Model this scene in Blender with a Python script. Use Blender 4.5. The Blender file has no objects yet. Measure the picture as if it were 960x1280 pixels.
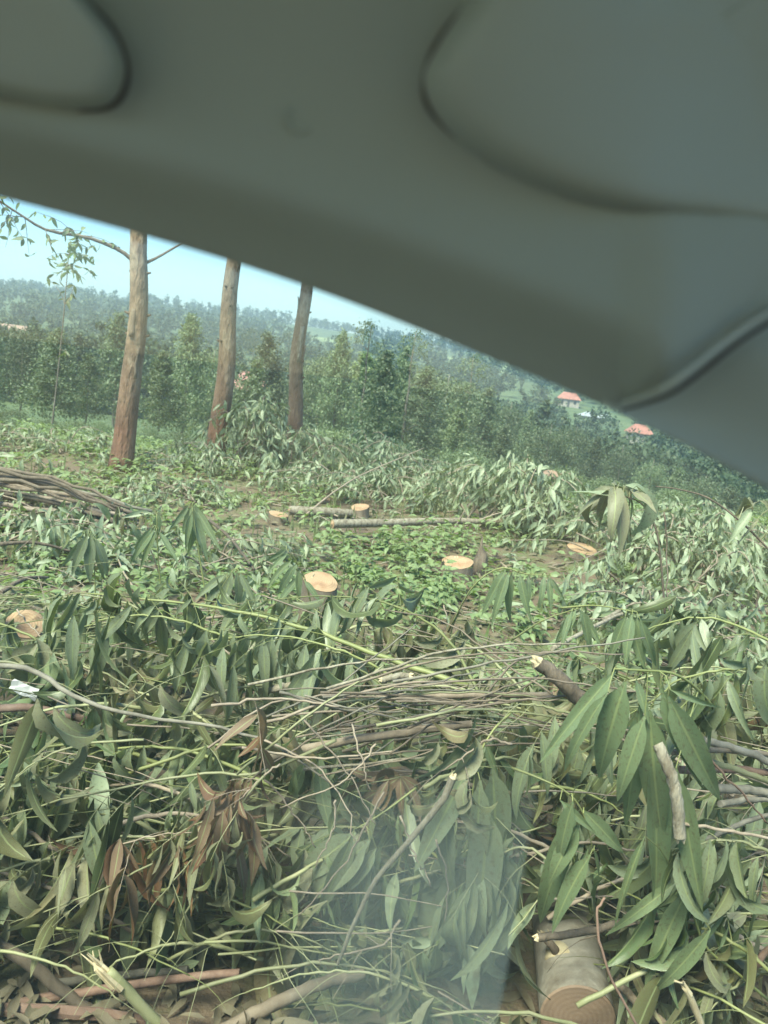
import bpy, math, random
import numpy as np
from mathutils import Vector, Matrix, noise

rnd = random.Random(11)
rng = np.random.default_rng(11)
S = bpy.context.scene
C = S.collection
V3 = Vector

# ------------------------------------------------------------------ camera
CAM = V3((0, 0, 1.9))
FPX = 1004.0                      # focal length in photo pixels (960 x 1280)
PITCH, ROLL = math.radians(10.4), math.radians(7.0)
fwd = V3((0, math.cos(PITCH), -math.sin(PITCH)))
up0 = V3((0, math.sin(PITCH), math.cos(PITCH)))
rt0 = V3((1, 0, 0))
RT = rt0 * math.cos(ROLL) + up0 * math.sin(ROLL)
UP = up0 * math.cos(ROLL) - rt0 * math.sin(ROLL)
cd = bpy.data.cameras.new('camera')
cam = bpy.data.objects.new('camera', cd)
C.objects.link(cam)
m = Matrix((RT, UP, -fwd)).transposed().to_4x4()
m.translation = CAM
cam.matrix_world = m
cd.sensor_fit = 'VERTICAL'
cd.sensor_height = 36.0
cd.sensor_width = 27.0
cd.lens = 36.0 * FPX / 1280.0
cd.clip_start = 0.02
cd.clip_end = 9000
cd.dof.use_dof = True
cd.dof.focus_distance = 3.0
cd.dof.aperture_fstop = 5.6
S.camera = cam

# ------------------------------------------------------------------ sky, sun, exposure
SUN_EL, SUN_AZ = math.radians(58), math.radians(215)   # azimuth clockwise from +Y
W = bpy.data.worlds.new('World')
S.world = W
W.use_nodes = True
nt = W.node_tree
bg = nt.nodes['Background']
sky = nt.nodes.new('ShaderNodeTexSky')
sky.sky_type = 'NISHITA'
sky.sun_disc = False
sky.sun_elevation = SUN_EL
sky.sun_rotation = SUN_AZ
sky.air_density = 1.0
sky.dust_density = .6
sky.ozone_density = 1.0
hs = nt.nodes.new('ShaderNodeHueSaturation')      # thin high cloud greys the blue
hs.inputs['Saturation'].default_value = 1.4
nt.links.new(sky.outputs[0], hs.inputs['Color'])
nt.links.new(hs.outputs[0], bg.inputs[0])
bg.inputs[1].default_value = 0.066
sd = bpy.data.lights.new('sun', 'SUN')
sd.energy = 2.9
sd.angle = math.radians(24)
sd.color = (1.0, 0.92, 0.74)
so = bpy.data.objects.new('sun', sd)
C.objects.link(so)
sdir = V3((math.sin(SUN_AZ) * math.cos(SUN_EL), math.cos(SUN_AZ) * math.cos(SUN_EL), math.sin(SUN_EL)))
so.rotation_euler = sdir.to_track_quat('Z', 'Y').to_euler()
so.location = (0, -20, 60)
S.view_settings.view_transform = 'Standard'
S.view_settings.look = 'None'
S.view_settings.gamma = 1.0
S.view_settings.exposure = 2.1
S.render.engine = 'CYCLES'
S.cycles.use_denoising = True
S.cycles.max_bounces = 8
S.cycles.diffuse_bounces = 4
S.cycles.glossy_bounces = 2
S.cycles.transparent_max_bounces = 12
S.cycles.transmission_bounces = 4
S.cycles.volume_bounces = 0
S.cycles.sample_clamp_indirect = 4

# ------------------------------------------------------------------ placing helpers
def ray(px, py):
    return fwd + RT * ((px - 480) / FPX) + UP * ((640 - py) / FPX)
def at_y(px, py, Y):
    d = ray(px, py)
    return CAM + d * (Y / d.y)
def at_z(px, py, z):
    d = ray(px, py)
    return CAM + d * ((z - CAM.z) / d.z)
def pix(p):
    q = V3(p) - CAM
    w = q.dot(fwd)
    return 480 + FPX * q.dot(RT) / w, 640 - FPX * q.dot(UP) / w
def horizon(px):
    return 640 - FPX * (math.tan(PITCH) / math.cos(ROLL)) + (px - 480) * math.tan(ROLL)
def ss(a, b, x):
    t = min(1, max(0, (x - a) / (b - a)))
    return t * t * (3 - 2 * t)

PROF_Y = [-60, 0.9, 2.0, 13, 30, 80, 150, 250, 350, 550, 900, 1300, 1800]
PROF_Z = [0.42, 0.42, 0.0, 0.0, -2.2, -8.0, -11, -8, -3.5, 8, 28, 36, 24]
def g(x, y):
    z = float(np.interp(y, PROF_Y, PROF_Z))
    if y > 14:
        k = ss(14, 60, y) * (1 - ss(160, 420, y))
        z -= 6.5 * k * ss(-8, 45, x)
        z += 7 * ss(120, 500, y) * (0.5 - ss(-260, 260, x)) * 0.9
        z += 2.0 * ss(60, 300, y) * noise.noise(V3((x * .006, y * .006, 3)))
        z += 7.0 * ss(350, 900, y) * noise.noise(V3((x * .004, y * .003, 7)))
    z += 0.05 * noise.noise(V3((x * .9, y * .9, 0))) * ss(1.5, 3, y) + .12 * noise.noise(V3((x * .3, y * .3, 5))) * ss(3, 8, y)
    return z

# ------------------------------------------------------------------ tagging helpers
def tag(o, label=None, cat=None, group=None, kind=None):
    if label: o['label'] = label
    if cat: o['category'] = cat
    if group: o['group'] = group
    if kind: o['kind'] = kind
    return o
def empty(name, loc, label, cat, group=None):
    o = bpy.data.objects.new(name, None)
    o.empty_display_size = .05
    o.location = loc
    C.objects.link(o)
    return tag(o, label, cat, group)
def obj(name, me, parent=None, loc=None):
    o = bpy.data.objects.new(name, me)
    C.objects.link(o)
    if parent: o.parent = parent
    if loc is not None: o.location = loc
    return o

# ------------------------------------------------------------------ mesh helpers
def mesh_np(name, V, Q, mat, uv=None, smooth=True):
    V = np.ascontiguousarray(V, np.float32)
    Q = np.ascontiguousarray(Q, np.int32)
    me = bpy.data.meshes.new(name)
    me.vertices.add(len(V)); me.vertices.foreach_set('co', V.ravel())
    me.loops.add(Q.size); me.loops.foreach_set('vertex_index', Q.ravel())
    me.polygons.add(len(Q))
    me.polygons.foreach_set('loop_start', np.arange(len(Q), dtype=np.int32) * Q.shape[1])
    if smooth: me.polygons.foreach_set('use_smooth', np.ones(len(Q), bool))
    if uv is not None:
        l = me.uv_layers.new(name='UVMap')
        l.data.foreach_set('uv', np.ascontiguousarray(uv[Q.ravel()], np.float32).ravel())
    me.update(calc_edges=True)
    if mat: me.materials.append(mat)
    return me

class MB:
    """collects polygons (any size) for one mesh"""
    def __init__(s): s.v, s.f, s.mi = [], [], []
    def add(s, vs, fs, mi=0):
        o = len(s.v)
        s.v += [tuple(v) for v in vs]
        s.f += [tuple(i + o for i in f) for f in fs]
        s.mi += [mi] * len(fs)
    def tube(s, pts, rad, n=6, cap=True, mi=0, rough=0.0, r=rnd):
        pts = [V3(p) for p in pts]
        k = len(pts)
        if not hasattr(rad, '__len__'): rad = [rad] * k
        if len(rad) == 2: rad = [rad[0] + (rad[1] - rad[0]) * i / (k - 1) for i in range(k)]
        t0 = (pts[1] - pts[0]).normalized()
        a = t0.orthogonal().normalized()
        vs = []
        for i in range(k):
            t = (pts[min(i + 1, k - 1)] - pts[max(i - 1, 0)]).normalized()
            a = (a - t * a.dot(t))
            a = a.normalized() if a.length > 1e-6 else t.orthogonal().normalized()
            b = t.cross(a)
            for j in range(n):
                an = 2 * math.pi * j / n
                rr = rad[i] * (1 + (r.uniform(-rough, rough) if rough else 0))
                vs.append(pts[i] + a * (math.cos(an) * rr) + b * (math.sin(an) * rr))
        fs = []
        for i in range(k - 1):
            for j in range(n):
                j2 = (j + 1) % n
                fs.append((i * n + j, i * n + j2, (i + 1) * n + j2, (i + 1) * n + j))
        if cap:
            fs.append(tuple(range(n - 1, -1, -1)))
            fs.append(tuple(range((k - 1) * n, k * n)))
        s.add(vs, fs, mi)
    def box(s, lo, hi, mi=0):
        x0, y0, z0 = lo; x1, y1, z1 = hi
        s.add([(x0, y0, z0), (x1, y0, z0), (x1, y1, z0), (x0, y1, z0), (x0, y0, z1), (x1, y0, z1), (x1, y1, z1), (x0, y1, z1)],
              [(0, 3, 2, 1), (4, 5, 6, 7), (0, 1, 5, 4), (1, 2, 6, 5), (2, 3, 7, 6), (3, 0, 4, 7)], mi)
    def mesh(s, name, mats, smooth=True):
        me = bpy.data.meshes.new(name)
        me.from_pydata(s.v, [], s.f)
        if smooth: me.polygons.foreach_set('use_smooth', [len(f) <= 4 for f in s.f])
        if not isinstance(mats, (list, tuple)): mats = [mats]
        for q in mats: me.materials.append(q)
        if len(mats) > 1: me.polygons.foreach_set('material_index', s.mi)
        me.update()
        return me
    def build(s, name, mats, parent=None, loc=None, smooth=True):
        return obj(name, s.mesh(name, mats, smooth), parent, loc)

def spline(pts, n):
    """Catmull-Rom through pts, n samples"""
    P = [V3(p) for p in pts]
    if len(P) == 2: return [P[0].lerp(P[1], i / (n - 1)) for i in range(n)]
    P = [P[0] * 2 - P[1]] + P + [P[-1] * 2 - P[-2]]
    out, segs = [], len(P) - 3
    for i in range(n):
        u = i / (n - 1) * segs
        k = min(int(u), segs - 1); t = u - k
        a, b, c, d = P[k:k + 4]
        out.append(.5 * ((2 * b) + (c - a) * t + (2 * a - 5 * b + 4 * c - d) * t * t + (3 * b - a - 3 * c + d) * t ** 3))
    return out

# ------------------------------------------------------------------ materials
def newmat(name):
    mt = bpy.data.materials.new(name)
    mt.use_nodes = True
    n = mt.node_tree
    return mt, n, n.nodes['Principled BSDF'], n.nodes['Material Output']
def N(n, typ, **kw):
    x = n.nodes.new(typ)
    for k, v in kw.items(): setattr(x, k, v)
    return x
def ramp(n, fac, stops):
    r = N(n, 'ShaderNodeValToRGB')
    el = r.color_ramp.elements
    while len(el) < len(stops): el.new(.5)
    for e, (p, c) in zip(el, stops):
        e.position = p; e.color = (*c, 1)
    n.links.new(fac, r.inputs[0])
    return r.outputs[0]
def tex(n, typ, scale, coord='Object', stretch=None, **kw):
    tc = N(n, 'ShaderNodeTexCoord')
    src = tc.outputs[coord]
    if stretch:
        mp = N(n, 'ShaderNodeMapping'); mp.inputs['Scale'].default_value = stretch
        n.links.new(src, mp.inputs[0]); src = mp.outputs[0]
    t = N(n, typ)
    t.inputs['Scale'].default_value = scale
    for k, v in kw.items(): t.inputs[k].default_value = v
    n.links.new(src, t.inputs['Vector'])
    return t
def bump(n, h, p, strength=.5, dist=.01):
    b = N(n, 'ShaderNodeBump'); b.inputs['Strength'].default_value = strength; b.inputs['Distance'].default_value = dist
    n.links.new(h, b.inputs['Height']); n.links.new(b.outputs[0], p.inputs['Normal'])
def mixc(n, fac, a, b, typ='MIX'):
    x = N(n, 'ShaderNodeMix', data_type='RGBA', blend_type=typ)
    for i, v in ((0, fac), (6, a), (7, b)):
        if hasattr(v, 'links') or hasattr(v, 'is_linked'): n.links.new(v, x.inputs[i])
        else: x.inputs[i].default_value = v if i == 0 else (*v, 1)
    return x.outputs[2]

def leafmat(name, fronts, back, transl=.25, rough=.32, rib=True, treevar=False, spot=(.12, .09, .05)):
    mt, n, p, out = newmat(name)
    oi = N(n, 'ShaderNodeObjectInfo'); ge = N(n, 'ShaderNodeNewGeometry')
    ad = N(n, 'ShaderNodeMath', operation='ADD'); n.links.new(oi.outputs['Random'], ad.inputs[0]); n.links.new(ge.outputs['Random Per Island'], ad.inputs[1])
    fr = N(n, 'ShaderNodeMath', operation='FRACT'); n.links.new(ad.outputs[0], fr.inputs[0])
    k = len(fronts)
    col = ramp(n, fr.outputs[0], [((i + .5) / k, c) for i, c in enumerate(fronts)])
    bk = mixc(n, .75, col, back)
    c = mixc(n, ge.outputs['Backfacing'], col, bk)
    nz = tex(n, 'ShaderNodeTexNoise', 30, 'Object', Detail=4)
    sp = N(n, 'ShaderNodeMapRange'); sp.inputs[1].default_value = .54; sp.inputs[2].default_value = .72; sp.inputs[4].default_value = .65
    n.links.new(nz.outputs[0], sp.inputs[0])
    c = mixc(n, sp.outputs[0], c, spot)
    if rib:
        uv = N(n, 'ShaderNodeUVMap'); sx = N(n, 'ShaderNodeSeparateXYZ'); n.links.new(uv.outputs[0], sx.inputs[0])
        a = N(n, 'ShaderNodeMath', operation='SUBTRACT'); a.inputs[1].default_value = .5; n.links.new(sx.outputs[1], a.inputs[0])
        b = N(n, 'ShaderNodeMath', operation='ABSOLUTE'); n.links.new(a.outputs[0], b.inputs[0])
        mr = N(n, 'ShaderNodeMapRange'); mr.inputs[1].default_value = .02; mr.inputs[2].default_value = .06; mr.inputs[3].default_value = .75; mr.inputs[4].default_value = 0
        n.links.new(b.outputs[0], mr.inputs[0])
        c = mixc(n, mr.outputs[0], c, (.30, .34, .16))
        # side veins as fine relief
        wv = N(n, 'ShaderNodeTexWave', wave_type='BANDS', bands_direction='DIAGONAL'); wv.inputs['Scale'].default_value = 9; wv.inputs['Distortion'].default_value = 1.0
        n.links.new(uv.outputs[0], wv.inputs['Vector'])
        bump(n, wv.outputs[1], p, .15, .002)
    if treevar:                                # every tree has its own tone
        hv = N(n, 'ShaderNodeHueSaturation'); vr = N(n, 'ShaderNodeMapRange'); vr.inputs[3].default_value = .6; vr.inputs[4].default_value = 1.35
        n.links.new(oi.outputs['Random'], vr.inputs[0]); n.links.new(vr.outputs[0], hv.inputs['Value']); n.links.new(c, hv.inputs['Color']); c = hv.outputs[0]
    n.links.new(c, p.inputs['Base Color'])
    p.inputs['Roughness'].default_value = rough
    p.inputs['Specular IOR Level'].default_value = .45
    tr = N(n, 'ShaderNodeBsdfTranslucent')
    tcol = mixc(n, 1.0, c, (1.25, 1.35, .7), 'MULTIPLY'); n.links.new(tcol, tr.inputs[0])
    mx = N(n, 'ShaderNodeMixShader'); mx.inputs[0].default_value = transl
    n.links.new(p.outputs[0], mx.inputs[1]); n.links.new(tr.outputs[0], mx.inputs[2])
    n.links.new(mx.outputs[0], out.inputs[0])
    return mt

def barkmat(name, cols, scale=14, stretch=(1, 1, .25), strength=.6, dist=.006, rough=.85):
    mt, n, p, out = newmat(name)
    oi = N(n, 'ShaderNodeObjectInfo')
    nz = tex(n, 'ShaderNodeTexNoise', scale, 'Object', stretch, Detail=8, Roughness=.65)
    c = ramp(n, nz.outputs[0], [(.28 + .44 * i / (len(cols) - 1), q) for i, q in enumerate(cols)])
    hv = N(n, 'ShaderNodeHueSaturation')
    mr = N(n, 'ShaderNodeMapRange'); mr.inputs[3].default_value = .7; mr.inputs[4].default_value = 1.25
    n.links.new(oi.outputs['Random'], mr.inputs[0]); n.links.new(mr.outputs[0], hv.inputs['Value']); n.links.new(c, hv.inputs['Color'])
    n.links.new(hv.outputs[0], p.inputs['Base Color'])
    n2 = tex(n, 'ShaderNodeTexNoise', scale * 4, 'Object', stretch, Detail=5)
    bump(n, n2.outputs[0], p, strength, dist)
    p.inputs['Roughness'].default_value = rough
    return mt

M = {}
M['leaf'] = leafmat('eucalyptus_leaf', [(.055, .075, .027), (.075, .10, .038), (.10, .13, .055), (.08, .105, .05), (.155, .18, .09), (.09, .11, .038), (.19, .205, .12)], (.24, .275, .18))
M['leaf_fresh'] = leafmat('fresh_leaf', [(.095, .135, .05), (.115, .16, .065), (.09, .13, .055), (.14, .185, .085)], (.20, .25, .14))
M['leaf_olive'] = leafmat('wilted_leaf', [(.12, .12, .05), (.165, .16, .075), (.11, .12, .055), (.205, .19, .105), (.22, .18, .10)], (.25, .245, .16), .2, .5)
M['leaf_dead'] = leafmat('warm_reflection_leaf', [(.13, .06, .03), (.17, .085, .04), (.11, .055, .03), (.20, .13, .07)], (.22, .15, .10), .2, .6)
M['leaf_mid'] = leafmat('slash_leaf', [(.15, .195, .09), (.22, .265, .145), (.17, .215, .10), (.31, .35, .22), (.15, .18, .08), (.25, .25, .14)], (.32, .37, .25), .25, .5, rib=False)
M['weed'] = leafmat('weed_leaf', [(.17, .25, .075), (.23, .32, .11), (.17, .23, .075), (.29, .36, .17)], (.24, .31, .15), .35, .5, rib=False)
M['grass'] = leafmat('grass_blade', [(.16, .21, .08), (.21, .24, .11), (.14, .19, .07), (.28, .26, .15)], (.20, .23, .12), .3, .6, rib=False)
M['crown'] = leafmat('crown_leaf', [(.10, .145, .075), (.14, .19, .095), (.11, .155, .08), (.16, .21, .10)], (.16, .20, .12), .25, .55, rib=False, treevar=True)
M['crown_pale'] = leafmat('crown_pale_leaf', [(.14, .19, .08), (.18, .23, .11), (.15, .20, .09)], (.19, .23, .14), .3, .55, rib=False, treevar=True)
M['wood_far'] = leafmat('far_crown_leaf', [(.045, .075, .04), (.06, .095, .045), (.075, .115, .055), (.05, .08, .045)], (.08, .12, .06), .2, .6, rib=False)
M['litter'] = leafmat('litter_leaf', [(.14, .10, .055), (.19, .14, .085), (.10, .06, .04), (.12, .115, .06), (.22, .175, .11)], (.20, .17, .115), .15, .7, rib=False)
M['bark_brown'] = barkmat('bark_brown', [(.10, .075, .055), (.19, .145, .105), (.26, .21, .16)])
M['bark_grey'] = barkmat('bark_grey', [(.085, .075, .06), (.17, .15, .12), (.25, .225, .185)])
M['bark_red'] = barkmat('bark_red', [(.11, .065, .05), (.20, .12, .09), (.27, .18, .14)])
M['bark_pale'] = barkmat('bark_pale', [(.09, .065, .045), (.17, .14, .10), (.29, .25, .19), (.33, .30, .235)], 34, strength=.9)
M['bark_dark'] = barkmat('bark_dark', [(.06, .045, .035), (.12, .09, .065), (.20, .15, .11)], 18, strength=.9, dist=.01)
M['stem_green'] = barkmat('stem_green', [(.13, .15, .05), (.20, .215, .075), (.26, .265, .12)], 10, (1, 1, .3), .15, .002, .55)
M['stem_olive'] = barkmat('stem_olive', [(.15, .16, .075), (.25, .25, .13), (.32, .30, .19)], 10, (1, 1, .3), .15, .002, .6)
M['twig_dry'] = barkmat('twig_dry', [(.15, .115, .085), (.25, .195, .15), (.34, .28, .22)], 16)
M['splint'] = barkmat('split_wood', [(.36, .27, .16), (.52, .42, .27), (.60, .52, .36)], 40, (1, 1, .1), .5, .003)

def trunkmat():
    mt, n, p, out = newmat('trunk_bark')
    nz = tex(n, 'ShaderNodeTexNoise', 5, 'Object', (1, 1, .35), Detail=9, Roughness=.7)
    a = ramp(n, nz.outputs[0], [(.30, (.085, .055, .035)), (.42, (.175, .115, .075)), (.52, (.24, .165, .11)), (.60, (.33, .255, .18)), (.70, (.12, .078, .048))])
    b = ramp(n, nz.outputs[0], [(.32, (.085, .045, .03)), (.5, (.19, .095, .06)), (.68, (.26, .15, .10))])
    tc = N(n, 'ShaderNodeTexCoord'); sx = N(n, 'ShaderNodeSeparateXYZ'); n.links.new(tc.outputs['Object'], sx.inputs[0])
    n3 = tex(n, 'ShaderNodeTexNoise', 2.2, 'Object', Detail=4)
    ad = N(n, 'ShaderNodeMath', operation='MULTIPLY_ADD'); ad.inputs[1].default_value = 1.6; n.links.new(n3.outputs[0], ad.inputs[0]); n.links.new(sx.outputs[2], ad.inputs[2])
    mr = N(n, 'ShaderNodeMapRange'); mr.inputs[1].default_value = 1.2; mr.inputs[2].default_value = 2.6
    n.links.new(ad.outputs[0], mr.inputs[0])
    c = mixc(n, mr.outputs[0], b, a)          # red soil splash and old bark at the foot
    v = tex(n, 'ShaderNodeTexVoronoi', 6, 'Object', (1, 1, .6))
    sp = N(n, 'ShaderNodeMapRange'); sp.inputs[1].default_value = .10; sp.inputs[2].default_value = .22; sp.inputs[3].default_value = .6; sp.inputs[4].default_value = 0
    n.links.new(v.outputs['Distance'], sp.inputs[0])
    c = mixc(n, sp.outputs[0], c, (.10, .07, .05))
    n.links.new(c, p.inputs['Base Color'])
    n2 = tex(n, 'ShaderNodeTexNoise', 22, 'Object', (1, 1, .3), Detail=6)
    bump(n, n2.outputs[0], p, 1.0, .05)
    p.inputs['Roughness'].default_value = .9
    return mt
M['trunk'] = trunkmat()

def cutmat(name, c0, c1, c2):
    mt, n, p, out = newmat(name)
    tc = N(n, 'ShaderNodeTexCoord')
    wv = N(n, 'ShaderNodeTexWave', wave_type='RINGS', rings_direction='SPHERICAL'); wv.inputs['Scale'].default_value = 22; wv.inputs['Distortion'].default_value = 2.5; wv.inputs['Detail'].default_value = 3
    n.links.new(tc.outputs['Object'], wv.inputs['Vector'])
    c = ramp(n, wv.outputs[1], [(0, c0), (1, c1)])
    nz = tex(n, 'ShaderNodeTexNoise', 7, 'Object', Detail=5)
    mr = N(n, 'ShaderNodeMapRange'); mr.inputs[1].default_value = .5; mr.inputs[2].default_value = .75; n.links.new(nz.outputs[0], mr.inputs[0])
    c = mixc(n, mr.outputs[0], c, c2)
    n.links.new(c, p.inputs['Base Color'])
    st = tex(n, 'ShaderNodeTexNoise', 60, 'Object', (1, .12, 1), Detail=3)
    bump(n, st.outputs[0], p, .4, .004)
    p.inputs['Roughness'].default_value = .8
    return mt
M['cut'] = cutmat('cut_wood', (.34, .215, .125), (.42, .285, .175), (.25, .125, .065))
M['cut_old'] = cutmat('cut_wood_old', (.25, .165, .115), (.28, .19, .135), (.14, .075, .05))

def groundmat():
    mt, n, p, out = newmat('ground')
    a = tex(n, 'ShaderNodeTexNoise', 2.2, 'Object', Detail=10, Roughness=.7)
    c = ramp(n, a.outputs[0], [(.3, (.085, .06, .04)), (.45, (.15, .105, .07)), (.55, (.12, .12, .055)), (.7, (.10, .15, .05))])
    b = tex(n, 'ShaderNodeTexNoise', .05, 'Object', Detail=8, Roughness=.65)
    far = ramp(n, b.outputs[0], [(.35, (.06, .09, .04)), (.5, (.09, .13, .05)), (.65, (.13, .16, .07))])
    tc = N(n, 'ShaderNodeTexCoord'); sx = N(n, 'ShaderNodeSeparateXYZ'); n.links.new(tc.outputs['Object'], sx.inputs[0])
    mr = N(n, 'ShaderNodeMapRange'); mr.inputs[1].default_value = 11; mr.inputs[2].default_value = 24; n.links.new(sx.outputs[1], mr.inputs[0])
    c = mixc(n, mr.outputs[0], c, far)
    n.links.new(c, p.inputs['Base Color'])
    f = tex(n, 'ShaderNodeTexNoise', 25, 'Object', Detail=6)
    bump(n, f.outputs[0], p, .8, .03)
    p.inputs['Roughness'].default_value = .95
    return mt
M['ground'] = groundmat()

def plain(name, col, rough=.6, nscale=8, var=.25, bs=0.0):
    mt, n, p, out = newmat(name)
    nz = tex(n, 'ShaderNodeTexNoise', nscale, 'Object', Detail=6)
    c = ramp(n, nz.outputs[0], [(.3, tuple(q * (1 - var) for q in col)), (.7, tuple(min(1, q * (1 + var)) for q in col))])
    n.links.new(c, p.inputs['Base Color']); p.inputs['Roughness'].default_value = rough
    if bs:
        n2 = tex(n, 'ShaderNodeTexNoise', nscale * 40, 'Object', Detail=2); bump(n, n2.outputs[0], p, bs, .001)
    return mt
M['roof_orange'] = plain('roof_tile_orange', (.36, .16, .12), .9, 1.2, .3)
M['roof_brown'] = plain('roof_brown', (.30, .20, .15), .8, 1, .2)
M['roof_pink'] = plain('roof_pink', (.48, .22, .20), .8, 2, .15)
M['roof_pale'] = plain('roof_pale', (.36, .38, .39), .6, .8, .25)
M['plaster'] = plain('plaster', (.34, .30, .25), .9, 2, .2)
M['pane'] = plain('dark_pane', (.03, .035, .04), .1, 1, .1)
M['field'] = plain('field_grass', (.20, .25, .10), .95, .08, .25)
M['lining'] = plain('headliner_fabric', (.275, .335, .305), .95, 5, .04, .15)
M['trim'] = plain('pillar_trim', (.285, .345, .312), .75, 6, .03, .1)
M['highlight_tone'] = plain('seam_highlight', (.34, .40, .365), .8, 6, .03)  # pale tone painted on as the highlight of the pillar lip
M['trim_dark'] = plain('dark_trim', (.05, .05, .05), .6, 8, .1)
M['seat'] = plain('seat_fabric', (.20, .19, .18), .9, 20, .15, .2)
M['paint'] = plain('car_paint', (.40, .41, .42), .3, 3, .03)
M['paper'] = plain('pale_scrap', (.40, .40, .39), .6, 12, .12)

def glassmat():
    mt, n, p, out = newmat('window_glass')
    n.nodes.remove(p)
    tr = N(n, 'ShaderNodeBsdfTransparent'); tr.inputs[0].default_value = (.92, .985, .96, 1)
    gl = N(n, 'ShaderNodeBsdfGlossy'); gl.inputs['Roughness'].default_value = .01
    fr = N(n, 'ShaderNodeFresnel')
    gm = N(n, 'ShaderNodeNewGeometry'); io = N(n, 'ShaderNodeMapRange'); io.inputs[3].default_value = 1.45; io.inputs[4].default_value = 1 / 1.45
    n.links.new(gm.outputs['Backfacing'], io.inputs[0]); n.links.new(io.outputs[0], fr.inputs[0])   # thin pane: the same reflection on both faces
    mx = N(n, 'ShaderNodeMixShader'); n.links.new(fr.outputs[0], mx.inputs[0]); n.links.new(tr.outputs[0], mx.inputs[1]); n.links.new(gl.outputs[0], mx.inputs[2])
    # dust film, plus the reflected glare painted as a band down the middle
    tc = N(n, 'ShaderNodeTexCoord'); sx = N(n, 'ShaderNodeSeparateXYZ'); n.links.new(tc.outputs['Object'], sx.inputs[0])
    def mrange(src, a, b, c, d):
        q = N(n, 'ShaderNodeMapRange', interpolation_type='SMOOTHSTEP'); 
        for i, v in enumerate((a, b, c, d)): q.inputs[1 + i].default_value = v
        n.links.new(src, q.inputs[0]); return q.outputs[0]
    def mul(a, b):
        q = N(n, 'ShaderNodeMath', operation='MULTIPLY'); n.links.new(a, q.inputs[0])
        if hasattr(b, 'links') or hasattr(b, 'is_linked'): n.links.new(b, q.inputs[1])
        else: q.inputs[1].default_value = b
        return q.outputs[0]
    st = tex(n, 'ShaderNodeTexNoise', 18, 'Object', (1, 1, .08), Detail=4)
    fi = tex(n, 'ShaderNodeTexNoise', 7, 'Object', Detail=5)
    bx0, bx1, bz = GLARE_BAND
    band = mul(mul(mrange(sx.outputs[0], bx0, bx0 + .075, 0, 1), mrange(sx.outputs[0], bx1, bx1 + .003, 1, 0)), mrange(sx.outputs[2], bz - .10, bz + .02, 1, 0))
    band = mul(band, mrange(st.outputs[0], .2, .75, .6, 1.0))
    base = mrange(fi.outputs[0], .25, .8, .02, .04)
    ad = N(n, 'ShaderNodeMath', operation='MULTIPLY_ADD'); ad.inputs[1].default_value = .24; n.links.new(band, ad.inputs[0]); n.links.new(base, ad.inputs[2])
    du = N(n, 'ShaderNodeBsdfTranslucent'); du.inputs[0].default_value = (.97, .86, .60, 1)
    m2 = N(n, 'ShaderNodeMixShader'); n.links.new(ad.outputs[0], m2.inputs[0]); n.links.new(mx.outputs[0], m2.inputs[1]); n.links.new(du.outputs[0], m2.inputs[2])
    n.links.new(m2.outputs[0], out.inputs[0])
    return mt

# ------------------------------------------------------------------ ground
def make_ground():
    ys = np.concatenate([np.linspace(-60, -2, 12), np.linspace(-1, 16, 86), 16 * (1800 / 16) ** (np.linspace(0, 1, 90)[1:])])
    us = np.linspace(-1, 1, 121)
    V = []
    for y in ys:
        for u in us:
            x = (u ** 3 * .75 + u * .25) * (30 + 1.25 * max(y, 0))
            V.append((x, y, g(x, y)))
    nx = len(us)
    i, j = np.meshgrid(np.arange(len(ys) - 1), np.arange(nx - 1), indexing='ij')
    a = (i * nx + j).ravel()
    Q = np.stack([a, a + 1, a + nx + 1, a + nx], 1)
    o = obj('ground', mesh_np('ground', np.array(V), Q, M['ground']))
    tag(o, kind='structure')
make_ground()

def make_field(px0, px1, y0, y1, name, label):
    mb = MB(); n = 24
    vs, fs = [], []
    for i in range(n + 1):
        for j in range(5):
            y = y0 + (y1 - y0) * j / 4 + 8 * noise.noise(V3((i * .3, j, 1)))
            px = px0 + (px1 - px0) * i / n
            p = at_y(px, horizon(px), y)
            vs.append((p.x, y, g(p.x, y) + .35))
    for i in range(n):
        for j in range(4):
            a = i * 5 + j; fs.append((a, a + 5, a + 6, a + 1))
    mb.add(vs, fs)
    tag(mb.build(name, M['field']), kind='structure')
make_field(505, 690, 560, 660, 'field', '')
make_field(380, 470, 640, 700, 'field', '')

# ------------------------------------------------------------------ crowns and trees
def quads_leaf(P, L, Wd, D, Nn, V, Q, off):
    """rhombic leaves: P points, D directions, Nn normals (arrays)"""
    Y = np.cross(Nn, D); Y /= np.linalg.norm(Y, axis=1, keepdims=True) + 1e-9
    L = L[:, None]; Wd = Wd[:, None]
    mid = P + D * L * .45 + Nn * L * .08
    v = np.stack([P, mid + Y * Wd, P + D * L, mid - Y * Wd], 1).reshape(-1, 3)
    n = len(P)
    q = np.arange(n * 4).reshape(n, 4) + off
    V.append(v); Q.append(q)
    return off + 4 * n
def unit(a): return a / (np.linalg.norm(a, axis=1, keepdims=True) + 1e-9)

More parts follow.
